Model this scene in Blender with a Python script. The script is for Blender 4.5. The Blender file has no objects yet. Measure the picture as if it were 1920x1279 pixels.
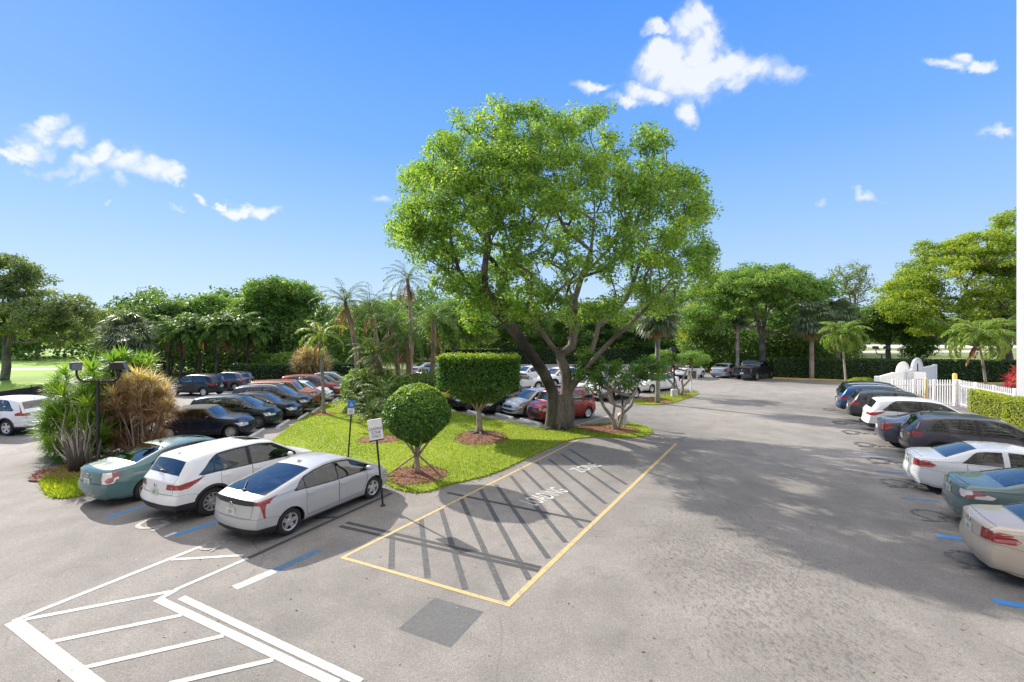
import bpy, bmesh, math, random
import numpy as np
from mathutils import Vector, Matrix
F, H, HZ = 880.0, 4.7, 625.0          # focal length in photo pixels, eye height, horizon row
R = math.radians
sc = bpy.context.scene
col = sc.collection
rng = np.random.default_rng(7)
random.seed(7)

def G(px, py, h=0.0):
    Z = F*(H-h)/(py-HZ)
    return ((px-960)*Z/F, Z)
def Wp(px, py, Z):
    return np.array([(px-960)*Z/F, Z, H-(py-HZ)*Z/F])

# ---------------------------------------------------------------- materials
def new_mat(name):
    m = bpy.data.materials.new(name); m.use_nodes = True
    nt = m.node_tree; nt.nodes.clear()
    out = nt.nodes.new('ShaderNodeOutputMaterial')
    return m, nt, out
def nd(nt, typ, **kw):
    n = nt.nodes.new(typ)
    for k, v in kw.items():
        if k in n.inputs.keys(): n.inputs[k].default_value = v
        else: setattr(n, k, v)
    return n
def c4(c): return (c[0], c[1], c[2], 1.0)
def ramp(nt, fac, stops):
    r = nt.nodes.new('ShaderNodeValToRGB')
    e = r.color_ramp.elements
    while len(e) < len(stops): e.new(0.5)
    for i, (p, c) in enumerate(stops):
        e[i].position = p; e[i].color = c4(c) if len(c) == 3 else c
    nt.links.new(fac, r.inputs['Fac'])
    return r.outputs['Color']
def mixc(nt, a, b, fac, mode='MIX'):
    m = nt.nodes.new('ShaderNodeMix'); m.data_type = 'RGBA'; m.blend_type = mode
    for sock, v in ((m.inputs['Factor'], fac), (m.inputs[6], a), (m.inputs[7], b)):
        if isinstance(v, (int, float)): sock.default_value = v
        elif isinstance(v, tuple): sock.default_value = c4(v)
        else: nt.links.new(v, sock)
    return m.outputs[2]
def mth(nt, op, a, b=0.0, clamp=False):
    m = nt.nodes.new('ShaderNodeMath'); m.operation = op; m.use_clamp = clamp
    for i, v in enumerate((a, b)):
        if isinstance(v, (int, float)): m.inputs[i].default_value = v
        else: nt.links.new(v, m.inputs[i])
    return m.outputs[0]
def noise(nt, scale, detail=4, rough=0.55, vec=None, dist=0.0):
    n = nt.nodes.new('ShaderNodeTexNoise')
    n.inputs['Scale'].default_value = scale; n.inputs['Detail'].default_value = detail
    n.inputs['Roughness'].default_value = rough; n.inputs['Distortion'].default_value = dist
    if vec is not None: nt.links.new(vec, n.inputs['Vector'])
    return n.outputs['Fac']
def objco(nt, scale=None):
    t = nt.nodes.new('ShaderNodeTexCoord').outputs['Object']
    if scale is None: return t
    mp = nt.nodes.new('ShaderNodeMapping'); mp.inputs['Scale'].default_value = scale
    nt.links.new(t, mp.inputs['Vector']); return mp.outputs['Vector']
def bump(nt, h, strength=0.3, dist=0.01):
    b = nt.nodes.new('ShaderNodeBump'); b.inputs['Strength'].default_value = strength
    b.inputs['Distance'].default_value = dist
    nt.links.new(h, b.inputs['Height']); return b.outputs['Normal']

def mat_simple(name, color, rough=0.6, metal=0.0, coat=0.0, var=0.12, vscale=6.0, bmp=0.0, bscale=40.0):
    m, nt, out = new_mat(name)
    p = nd(nt, 'ShaderNodeBsdfPrincipled')
    p.inputs['Roughness'].default_value = rough; p.inputs['Metallic'].default_value = metal
    p.inputs['Coat Weight'].default_value = coat; p.inputs['Coat Roughness'].default_value = 0.04
    oc = objco(nt)
    n = noise(nt, vscale, 4, 0.6, oc)
    lo = tuple(max(0, c*(1-var)) for c in color); hi = tuple(min(1, c*(1+var)) for c in color)
    nt.links.new(ramp(nt, n, [(0.3, lo), (0.7, hi)]), p.inputs['Base Color'])
    if bmp > 0:
        nt.links.new(bump(nt, noise(nt, bscale, 5, 0.6, oc), bmp, 0.01), p.inputs['Normal'])
    nt.links.new(p.outputs[0], out.inputs['Surface'])
    return m
def mat_paint(name, color, metal=0.55, rough=0.32):
    m, nt, out = new_mat(name)
    p = nd(nt, 'ShaderNodeBsdfPrincipled')
    p.inputs['Metallic'].default_value = metal
    p.inputs['Coat Weight'].default_value = .7; p.inputs['Coat Roughness'].default_value = 0.03; p.inputs['Specular IOR Level'].default_value = .2
    oc = objco(nt)
    fl = noise(nt, 900, 2, 0.5, oc); du = noise(nt, 3.0, 5, 0.6, oc)
    c = ramp(nt, fl, [(0.35, tuple(x*0.93 for x in color)), (0.65, tuple(min(1, x*1.06) for x in color))])
    dust = ramp(nt, du, [(0.45, (0, 0, 0)), (0.8, (0.09, 0.09, 0.09))])
    cm = mixc(nt, c, (0.35, 0.33, 0.29), dust)
    nt.links.new(cm, p.inputs['Base Color'])
    rr = ramp(nt, du, [(0.4, (rough,)*3), (0.8, (rough+0.12,)*3)])
    nt.links.new(rr, p.inputs['Roughness'])
    nt.links.new(p.outputs[0], out.inputs['Surface'])
    return m
def mat_glass(name, tint, refl=1.0, trans=0.5):
    m, nt, out = new_mat(name)
    tr = nd(nt, 'ShaderNodeBsdfTransparent'); tr.inputs[0].default_value = c4(tuple(trans*t for t in tint))
    gl = nd(nt, 'ShaderNodeBsdfGlossy'); gl.inputs['Roughness'].default_value = 0.015
    gl.inputs['Color'].default_value = (0.95, 0.92, 0.86, 1)
    fr = nd(nt, 'ShaderNodeFresnel'); fr.inputs['IOR'].default_value = 1.75
    f = mth(nt, 'MULTIPLY', fr.outputs[0], refl, True)
    mx = nd(nt, 'ShaderNodeMixShader')
    nt.links.new(f, mx.inputs[0]); nt.links.new(tr.outputs[0], mx.inputs[1]); nt.links.new(gl.outputs[0], mx.inputs[2])
    nt.links.new(mx.outputs[0], out.inputs['Surface'])
    return m
def mat_leaf(name, stops, trans=0.4, rough=0.5, tboost=1.6):
    """leaf colour varies leaf by leaf through the face attribute rnd"""
    m, nt, out = new_mat(name)
    a = nd(nt, 'ShaderNodeAttribute'); a.attribute_name = 'rnd'
    c = ramp(nt, a.outputs['Fac'], stops)
    p = nd(nt, 'ShaderNodeBsdfPrincipled'); p.inputs['Roughness'].default_value = rough
    p.inputs['Specular IOR Level'].default_value = 0.35
    nt.links.new(c, p.inputs['Base Color'])
    t = nd(nt, 'ShaderNodeBsdfTranslucent')
    nt.links.new(mixc(nt, c, (tboost, tboost*0.98, tboost*0.45), 1.0, 'MULTIPLY'), t.inputs[0])
    mx = nd(nt, 'ShaderNodeMixShader'); mx.inputs[0].default_value = trans
    nt.links.new(p.outputs[0], mx.inputs[1]); nt.links.new(t.outputs[0], mx.inputs[2])
    nt.links.new(mx.outputs[0], out.inputs['Surface'])
    return m
def mat_bark(name, ca, cb, scale=(6, 6, 1.5), bs=0.8):
    m, nt, out = new_mat(name)
    p = nd(nt, 'ShaderNodeBsdfPrincipled'); p.inputs['Roughness'].default_value = 0.9
    v = objco(nt, scale)
    n = noise(nt, 3, 8, 0.65, v, 0.6); n2 = noise(nt, 0.9, 3, 0.5, objco(nt))
    c = ramp(nt, n, [(0.3, ca), (0.7, cb)])
    c = mixc(nt, c, tuple(x*0.45 for x in ca), ramp(nt, n2, [(0.45, (0, 0, 0)), (0.65, (0.8, 0.8, 0.8))]))
    nt.links.new(c, p.inputs['Base Color'])
    nt.links.new(bump(nt, n, bs, 0.05), p.inputs['Normal'])
    nt.links.new(p.outputs[0], out.inputs['Surface'])
    return m

# ---------------------------------------------------------------- objects
def tag(o, label=None, cat=None, group=None, kind=None):
    if label: o['label'] = label
    if cat: o['category'] = cat
    if group: o['group'] = group
    if kind: o['kind'] = kind
    return o
def thing(name, label, cat, loc=(0, 0, 0), rot=0.0, group=None):
    o = bpy.data.objects.new(name, None); col.objects.link(o)
    o.location = loc; o.rotation_euler = (0, 0, rot); o.empty_display_size = 0.2
    return tag(o, label, cat, group)
def mesh_np(name, V, Fq, mats, parent=None, smooth=False, mi=None, rnd=None):
    V = np.asarray(V, dtype=np.float32).reshape(-1, 3)
    me = bpy.data.meshes.new(name)
    if isinstance(Fq, np.ndarray):
        k = Fq.shape[1]; nf = len(Fq)
        me.vertices.add(len(V)); me.vertices.foreach_set('co', V.ravel())
        me.loops.add(nf*k); me.loops.foreach_set('vertex_index', Fq.astype(np.int32).ravel())
        me.polygons.add(nf); me.polygons.foreach_set('loop_start', np.arange(nf, dtype=np.int32)*k)
        me.update(calc_edges=True)
    else:
        me.from_pydata(V.tolist(), [], [list(map(int, f)) for f in Fq]); nf = len(Fq)
    if not isinstance(mats, (list, tuple)): mats = [mats]
    for m in mats: me.materials.append(m)
    if mi is not None: me.polygons.foreach_set('material_index', np.asarray(mi, dtype=np.int32))
    me.polygons.foreach_set('use_smooth', np.full(nf, smooth, dtype=bool))
    if rnd is not None:
        at = me.attributes.new('rnd', 'FLOAT', 'FACE'); at.data.foreach_set('value', np.asarray(rnd, dtype=np.float32))
    me.update()
    o = bpy.data.objects.new(name, me); col.objects.link(o)
    if parent is not None: o.parent = parent
    return o
class MB:
    """collects simple shapes for one mesh object"""
    def __init__(s): s.v = []; s.f = []; s.m = []
    def add(s, V, Fc, m=0):
        b = len(s.v); s.v += [tuple(map(float, p)) for p in V]; s.f += [tuple(i+b for i in f) for f in Fc]; s.m += [m]*len(Fc)
    def box(s, c, size, rot=None, m=0, taper=1.0):
        x, y, z = (d/2 for d in size)
        P = [Vector((sx*x*(taper if sz > 0 else 1), sy*y*(taper if sz > 0 else 1), sz*z)) for sz in (-1, 1) for sx, sy in ((-1, -1), (1, -1), (1, 1), (-1, 1))]
        if rot is not None: P = [rot @ p for p in P]
        c = Vector(c); P = [p+c for p in P]
        s.add(P, [(3, 2, 1, 0), (4, 5, 6, 7), (0, 1, 5, 4), (1, 2, 6, 5), (2, 3, 7, 6), (3, 0, 4, 7)], m)
    def tube(s, pts, rads, n=8, m=0, cap=True):
        pts = [Vector(p) for p in pts]
        if isinstance(rads, (int, float)): rads = [rads]*len(pts)
        b = len(s.v); up = None
        for i, p in enumerate(pts):
            t = (pts[min(i+1, len(pts)-1)]-pts[max(i-1, 0)]).normalized()
            if up is None: up = t.orthogonal().normalized()
            up = (up - t*up.dot(t)); up = up.normalized() if up.length > 1e-6 else t.orthogonal().normalized()
            w = t.cross(up)
            for k in range(n):
                a = 2*math.pi*k/n
                s.v.append(tuple(p+(up*math.cos(a)+w*math.sin(a))*rads[i]))
        for i in range(len(pts)-1):
            for k in range(n):
                s.f.append((b+i*n+k, b+i*n+(k+1) % n, b+(i+1)*n+(k+1) % n, b+(i+1)*n+k)); s.m.append(m)
        if cap:
            s.f.append(tuple(b+k for k in reversed(range(n)))); s.m.append(m)
            e = b+(len(pts)-1)*n; s.f.append(tuple(e+k for k in range(n))); s.m.append(m)
    def lathe(s, prof, n=24, axis='z', c=(0, 0, 0), m=0, mats=None):
        b = len(s.v)
        for r, h in prof:
            for k in range(n):
                a = 2*math.pi*k/n; u, w = r*math.cos(a), r*math.sin(a)
                p = (u, w, h) if axis == 'z' else (u, h, w) if axis == 'y' else (h, u, w)
                s.v.append((p[0]+c[0], p[1]+c[1], p[2]+c[2]))
        for i in range(len(prof)-1):
            for k in range(n):
                s.f.append((b+i*n+k, b+i*n+(k+1) % n, b+(i+1)*n+(k+1) % n, b+(i+1)*n+k)); s.m.append(mats[i] if mats else m)
    def prism(s, poly, z0, z1, m=0, mside=None):
        n = len(poly); b = len(s.v)
        s.v += [(p[0], p[1], z0) for p in poly]+[(p[0], p[1], z1) for p in poly]
        s.f.append(tuple(b+n+i for i in range(n))); s.m.append(m)
        for i in range(n):
            j = (i+1) % n
            s.f.append((b+i, b+j, b+n+j, b+n+i)); s.m.append(m if mside is None else mside)
    def build(s, name, mats, parent=None, smooth=False):
        return mesh_np(name, s.v, s.f, mats, parent, smooth, mi=s.m)
def ccw(poly):
    a = sum(poly[i][0]*poly[(i+1) % len(poly)][1]-poly[(i+1) % len(poly)][0]*poly[i][1] for i in range(len(poly)))
    return poly if a > 0 else poly[::-1]
def sheet(name, poly, z, mat, label=None, cat=None, kind='structure', group=None):
    o = mesh_np(name, [(p[0], p[1], z) for p in ccw(poly)], [tuple(range(len(poly)))], mat)
    return tag(o, label, cat, group, kind)
def smoothpoly(poly, it=2):
    for _ in range(it):
        q = []
        for i in range(len(poly)):
            a, b = poly[i], poly[(i+1) % len(poly)]
            q += [(a[0]*.75+b[0]*.25, a[1]*.75+b[1]*.25), (a[0]*.25+b[0]*.75, a[1]*.25+b[1]*.75)]
        poly = q
    return poly
def inpoly(x, y, poly):
    x = np.asarray(x); y = np.asarray(y); c = np.zeros(x.shape, bool); n = len(poly)
    for i in range(n):
        x0, y0 = poly[i]; x1, y1 = poly[i-1]
        if y0 == y1: continue
        c ^= ((y0 > y) != (y1 > y)) & (x < (x1-x0)*(y-y0)/(y1-y0)+x0)
    return c
def copy_tree(o, parent=None):
    c = o.copy(); col.objects.link(c); c.parent = parent
    for ch in o.children: copy_tree(ch, c)
    return c
# ---------------------------------------------------------------- cars
M = {}
M['black_trim'] = mat_simple('black_plastic', (0.02, 0.02, 0.022), 0.5, var=0.2)
def mat_lens(name, a, b, c, clear=.60):
    m, nt, out = new_mat(name); p = nd(nt, 'ShaderNodeBsdfPrincipled'); v = objco(nt, (1, 1, 1))
    w_ = nd(nt, 'ShaderNodeTexWave'); w_.inputs['Scale'].default_value = 22; w_.inputs['Distortion'].default_value = 0; w_.bands_direction = 'Z'; nt.links.new(v, w_.inputs['Vector'])
    n = noise(nt, 3.5, 0, .5, v)
    k = mixc(nt, b, a, ramp(nt, w_.outputs['Fac'], [(.15, (0, 0, 0)), (.5, (1, 1, 1))]))
    k = mixc(nt, k, c, ramp(nt, n, [(clear, (0, 0, 0)), (clear+.02, (1, 1, 1))]))
    nt.links.new(k, p.inputs['Base Color']); p.inputs['Roughness'].default_value = .15; p.inputs['Coat Weight'].default_value = 1; nt.links.new(p.outputs[0], out.inputs['Surface']); return m
M['inner'] = mat_simple('dark_underbody', (0.008, 0.008, 0.009), 0.9)
M['tyre'] = mat_simple('tyre_rubber', (0.022, 0.022, 0.023), 0.85, var=0.25, vscale=20)
M['alloy'] = mat_simple('alloy_wheel', (0.62, 0.63, 0.65), 0.3, 0.85, var=0.06)
M['alloy_dark'] = mat_simple('dark_alloy', (0.10, 0.10, 0.11), 0.35, 0.7)
M['chrome'] = mat_simple('chrome', (0.8, 0.8, 0.82), 0.12, 1.0, var=0.03)
M['glass'] = mat_glass('car_glass', (0.75, 0.85, 0.85), 1.5, 0.5)
M['glass_front'] = mat_glass('windshield_glass', (0.8, 0.9, 0.88), 1.6, 0.75)
M['red'] = mat_lens('red_lens', (0.38, 0.004, 0.006), (.09, .001, .002), (.62, .30, .28), .64)
M['clear'] = mat_simple('clear_lens', (0.62, 0.62, 0.64), 0.12, 0.45, 1.0, var=0.35, vscale=22)
M['pinklens'] = mat_lens('faded_lens', (0.42, 0.13, 0.13), (.16, .02, .02), (.75, .68, .66), .42)
M['plate'] = mat_simple('license_plate', (0.55, 0.58, 0.55), 0.5, var=0.1)
M['plate_art'] = mat_simple('plate_art', (0.25, 0.38, 0.16), 0.5, var=0.5, vscale=60)
M['seat'] = mat_simple('seat_fabric', (0.16, 0.155, 0.15), 0.85)
M['seat_light'] = mat_simple('seat_leather_light', (0.42, 0.39, 0.34), 0.7)
M['cloth_roof'] = mat_simple('cloth_roof', (0.035, 0.03, 0.028), 0.95, var=0.2)
M['orange'] = mat_simple('orange_lens', (0.7, 0.2, 0.02), 0.2, 0, 1)

def sfn(pts, r=0.06):
    xs = np.array([p[0] for p in pts], float); zs = np.array([p[1] for p in pts], float)
    off = np.linspace(-r, r, 9); wt = 1.15-np.abs(off)/r; wt /= wt.sum()
    def f(x):
        x = np.asarray(x, float)
        return sum(w*np.interp(x+o, xs, zs) for o, w in zip(off, wt))
    return f
def sstep(t):
    t = np.clip(t, 0, 1); return t*t*(3-2*t)

SPEC = {}
SPEC['liftback'] = dict(L=4.54, W=1.76, wb=2.70, fo=0.95, R=0.32, z0=0.20, tum=0.40, nroof=1.44,
    T=[(0, 1.03), (.06, 1.07), (.22, 1.10), (.35, 1.13), (1.65, 1.425), (2.0, 1.465), (2.35, 1.47), (2.8, 1.425), (3.72, 1.00), (3.85, .955), (4.3, .81), (4.54, .66)],
    B=[(0, .93), (.6, 1.02), (1.3, .99), (2.2, .93), (3.4, .91), (4.0, .80), (4.54, .58)],
    rg=(.30, 1.62), ws=(2.86, 3.70), dlo=(0.95, 3.55), split=[1.32, 2.33], doors=[1.32, 2.33, 3.32], bowr=.20, bowf=.34,
    tail=[(-.1, 1.0), (.22, 1.0), (.62, 1.075), (.48, 1.02), (.33, .95), (.28, .80), (.30, .60), (.255, .62), (.215, .78), (.18, .92), (-.1, .92)], tailend=(.66, .925, 1.0), darkrear=(.90, 1.02), lower=.37, spoke=5)
SPEC['suv'] = dict(L=4.55, W=1.84, wb=2.70, fo=0.93, R=0.365, z0=0.27, tum=0.34,
    T=[(0, 1.05), (.05, 1.13), (.12, 1.20), (.43, 1.57), (.46, 1.60), (.9, 1.665), (1.6, 1.70), (2.3, 1.69), (2.72, 1.62), (3.52, 1.14), (3.66, 1.09), (4.3, .98), (4.55, .80)],
    B=[(0, .96), (.5, 1.12), (1.2, 1.12), (3.5, 1.03), (4.2, .90), (4.55, .72)],
    rg=(.15, .405), ws=(2.77, 3.50), fade=.62, dlo=(0.56, 3.38), split=[.98, 1.90, 1.98], doors=[1.12, 1.99, 3.05], bowr=.17, bowf=.30,
    tail=[(-.1, 1.00), (.14, .99), (.74, 1.115), (.52, .98), (.22, .87), (-.1, .88)], tailend=(.44, .88, 1.0), lower=.50, cladding=1, spoke=10)
SPEC['suv_tall'] = dict(SPEC['suv'], tail=[(-.1, 1.02), (.12, 1.04), (.30, 1.40), (.40, 1.42), (.26, 1.08), (.46, 1.02), (.30, .94), (.1, .92), (-.1, .93)], tailend=(.50, .92, 1.02), lower=.42, dlo=(0.50, 3.38), spoke=5)
SPEC['suv_box'] = dict(SPEC['suv'], L=4.45, tum=0.24, B=[(0, .96), (.5, 1.06), (1.2, 1.06), (3.5, 1.03), (4.2, .96), (4.45, .80)],
    T=[(0, 1.08), (.04, 1.15), (.10, 1.22), (.28, 1.66), (.34, 1.70), (1.6, 1.74), (2.5, 1.72), (2.72, 1.68), (3.20, 1.16), (3.36, 1.12), (4.2, 1.04), (4.45, .86)], rg=(.13, .255), ws=(2.76, 3.18), dlo=(.38, 3.12), split=[.98, 1.05, 1.90, 1.98], doors=[1.06, 1.96, 2.92], fo=.86, wb=2.62, lower=.52)
SPEC['sedan'] = dict(L=4.55, W=1.77, wb=2.60, fo=0.92, R=0.315, z0=0.19, tum=0.44,
    T=[(0, .98), (.05, 1.04), (.14, 1.07), (.62, 1.10), (.72, 1.115), (1.38, 1.40), (1.62, 1.44), (2.1, 1.465), (2.45, 1.45), (2.78, 1.395), (3.50, .985), (3.66, .945), (4.2, .83), (4.55, .66)],
    B=[(0, .90), (.6, .97), (1.5, .96), (3.4, .90), (4.1, .78), (4.55, .58)],
    rg=(.73, 1.44), ws=(2.80, 3.50), dlo=(1.02, 3.34), split=[1.95, 2.05], doors=[1.16, 2.03, 3.05], bowr=.19, bowf=.30,
    tail=[(-.1, .96), (.06, .95), (.44, .90), (.50, .86), (.42, .79), (.1, .76), (-.1, .77)], tailend=(.46, .77, .96), lower=.26, spoke=7)
SPEC['sedan_big'] = dict(SPEC['sedan'], L=4.80, W=1.80, wb=2.78, fo=.98, R=.325,
    T=[(0, .98), (.05, 1.05), (.14, 1.09), (.62, 1.12), (.80, 1.15), (1.55, 1.41), (1.85, 1.455), (2.3, 1.475), (2.65, 1.46), (3.0, 1.395), (3.74, .995), (3.9, .955), (4.45, .84), (4.80, .66)],
    B=[(0, .92), (.6, 1.0), (1.5, .98), (3.6, .91), (4.3, .79), (4.80, .58)], rg=(.80, 1.60), ws=(3.02, 3.74), dlo=(1.06, 3.58), split=[2.15, 2.24], doors=[1.22, 2.22, 3.30],
    tail=[(-.1, .99), (.06, .99), (.24, 1.0), (.34, .86), (.26, .70), (.06, .70), (-.1, .70)], tailend=(.58, .70, .99), spoke=6)
SPEC['sedan_camry'] = dict(SPEC['sedan_big'], tail=[(-.1, .96), (.06, .96), (.40, .93), (.62, .88), (.55, .81), (.1, .78), (-.1, .78)], tailend=(.52, .78, .96))
SPEC['convertible'] = dict(L=3.85, W=1.73, wb=2.50, fo=0.70, R=0.315, z0=0.19, tum=0.26,
    T=[(0, .90), (.05, .97), (.12, .99), (.16, 1.0), (.52, 1.34), (.62, 1.38), (1.3, 1.41), (1.9, 1.40), (2.10, 1.36), (2.62, 1.00), (2.76, .96), (3.4, .90), (3.7, .82), (3.85, .70)],
    B=[(0, .84), (.4, .93), (1.5, .93), (2.6, .90), (3.3, .84), (3.85, .62)],
    rg=(.24, .46), ws=(2.13, 2.62), dlo=(.86, 2.56), split=[1.36], doors=[1.32, 2.42], bowr=.16, bowf=.30,
    tail=[(-.1, .82), (.1, .82), (.16, .80), (.16, .62), (.1, .60), (-.1, .60)], tailend=(.62, .60, .82), lower=.28, cladding=1, cloth=1, spoke=10)
SPEC['crossover'] = dict(SPEC['suv'], L=4.25, W=1.80, fo=.85, wb=2.57, R=.34, z0=.23, tum=.36,
    T=[(0, 1.0), (.05, 1.08), (.12, 1.14), (.40, 1.47), (.48, 1.53), (1.0, 1.60), (1.7, 1.62), (2.2, 1.60), (2.55, 1.53), (3.25, 1.08), (3.42, 1.03), (3.95, .94), (4.25, .72)],
    B=[(0, .92), (.5, 1.06), (1.2, 1.05), (3.2, .98), (3.9, .84), (4.25, .64)], rg=(.15, .38), ws=(2.60, 3.24), dlo=(.58, 3.12), split=[.98, 1.82, 1.90], doors=[1.05, 1.9, 2.85], lower=.42)
SPEC['cube_van'] = dict(L=3.98, W=1.70, wb=2.53, fo=0.76, R=0.31, z0=0.19, tum=0.12,
    T=[(0, 1.0), (.03, 1.15), (.06, 1.2), (.16, 1.56), (.24, 1.62), (1.2, 1.65), (2.5, 1.65), (2.78, 1.60), (3.12, 1.10), (3.26, 1.03), (3.75, .95), (3.98, .78)],
    B=[(0, .92), (.4, .96), (3.2, .95), (3.7, .84), (3.98, .68)], rg=(.08, .145), ws=(2.82, 3.12), dlo=(.34, 3.02), split=[.98, 1.12, 1.88, 1.98], doors=[1.05, 1.95, 2.90], bowr=.14, bowf=.26,
    tail=[(-.1, .72), (.12, .72), (.12, .58), (-.1, .58)], tailend=(.35, .58, .72), lower=.28, spoke=6)
SPEC['pickup'] = dict(L=5.85, W=2.02, wb=3.68, fo=0.92, R=0.41, z0=0.48, tum=0.26,
    T=[(0, 1.28), (.05, 1.33), (1.85, 1.35), (1.93, 1.37), (2.12, 1.84), (2.3, 1.92), (3.0, 1.95), (3.5, 1.92), (3.72, 1.86), (4.35, 1.40), (4.5, 1.34), (5.5, 1.24), (5.85, 1.05)],
    B=[(0, 1.22), (1.9, 1.27), (4.4, 1.22), (5.3, 1.12), (5.85, .95)], rg=(1.97, 2.08), ws=(3.76, 4.32), dlo=(2.22, 4.25), split=[2.98, 3.08], doors=[2.18, 3.05, 4.05], bowr=.06, bowf=.22,
    tail=[(-.1, 1.24), (.14, 1.24), (.14, .86), (-.1, .86)], tailend=(.82, .86, 1.24), lower=.62, bed=1, spoke=6, cladding=1)

def cut_polygon(faces, bm, poly, pi, pj, sideok):
    """bisect the given faces along the edges of a polygon in the (pi, pj) plane"""
    lo = [min(p[k] for p in poly)-.02 for k in (0, 1)]; hi = [max(p[k] for p in poly)+.02 for k in (0, 1)]
    cand = set()
    for f in faces:
        if not f.is_valid or not sideok(f): continue
        us = [v.co[pi] for v in f.verts]; vs = [v.co[pj] for v in f.verts]
        if max(us) < lo[0] or min(us) > hi[0] or max(vs) < lo[1] or min(vs) > hi[1]: continue
        cand.add(f)
    n = len(poly)
    for i in range(n):
        a, b = poly[i], poly[(i+1) % n]
        if abs(a[0]-b[0])+abs(a[1]-b[1]) < 1e-5: continue
        e0 = (min(a[0], b[0])-.004, min(a[1], b[1])-.004); e1 = (max(a[0], b[0])+.004, max(a[1], b[1])+.004)
        sub = []
        for f in cand:
            if not f.is_valid: continue
            us = [v.co[pi] for v in f.verts]; vs = [v.co[pj] for v in f.verts]
            if max(us) < e0[0] or min(us) > e1[0] or max(vs) < e0[1] or min(vs) > e1[1]: continue
            sub.append(f)
        if not sub: continue
        co = Vector((0, 0, 0)); co[pi] = a[0]; co[pj] = a[1]
        no = Vector((0, 0, 0)); no[pi] = -(b[1]-a[1]); no[pj] = b[0]-a[0]
        geom = set(sub)
        for f in sub: geom.update(f.edges); geom.update(f.verts)
        res = bmesh.ops.bisect_plane(bm, geom=list(geom), dist=1e-4, plane_co=co, plane_no=no)
        for g in res['geom']:
            if isinstance(g, bmesh.types.BMFace): cand.add(g)
        cand = {f for f in cand if f.is_valid}
    return cand

def make_wheel(S, side, parent, x, nsp, rimmat):
    Rr, w = S['R'], 0.22
    yo = S['W']/2-.035
    t = bpy.data.objects.new('wheel', None)
    col.objects.link(t); t.parent = parent; t.location = (x, side*(yo-w/2), Rr)
    mb = MB(); ri = Rr*.66
    prof = [(ri, -w/2+.01), (Rr*.90, -w/2), (Rr*.985, -w/2+.03), (Rr, -w/2+.06), (Rr, w/2-.06), (Rr*.985, w/2-.03), (Rr*.90, w/2), (ri, w/2-.012), (ri-.01, w/2-.05)]
    mb.lathe(prof, 32, 'y'); mb.build('tyre', M['tyre'], t, True)
    mb = MB(); yy = side*(w/2-.012)
    def ring(r0, r1, y0, y1, m): mb.lathe([(r0, side*y0), (r1, side*y1)], 32, 'y', m=m)
    o = w/2
    ring(ri, ri-.028, o-.012, o-.02, 0); ring(ri-.028, ri-.035, o-.02, o-.07, 0); ring(ri-.035, .01, o-.075, o-.085, 1)
    for k in range(nsp):
        a = 2*math.pi*k/nsp+.2; w0 = (.035 if nsp > 6 else .055)*Rr/.32; w1 = w0*.55 if nsp > 6 else w0*.8
        ca, sa = math.cos(a), math.sin(a)
        def P(r, u, y): return (r*ca-u*sa, side*y, r*sa+u*ca)
        r0, r1 = .03, ri-.02
        V = [P(r0, -w0, o-.035), P(r0, w0, o-.035), P(r1, w1, o-.024), P(r1, -w1, o-.024), P(r0, -w0, o-.07), P(r0, w0, o-.07), P(r1, w1, o-.06), P(r1, -w1, o-.06)]
        mb.add(V, [(0, 1, 2, 3), (0, 3, 7, 4), (1, 5, 6, 2), (2, 6, 7, 3)], 0)
    mb.lathe([(.06, side*(o-.034)), (.055, side*(o-.028)), (.001, side*(o-.026))], 16, 'y', m=0)
    mb.build('rim', [rimmat, M['inner']], t, False)

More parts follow.
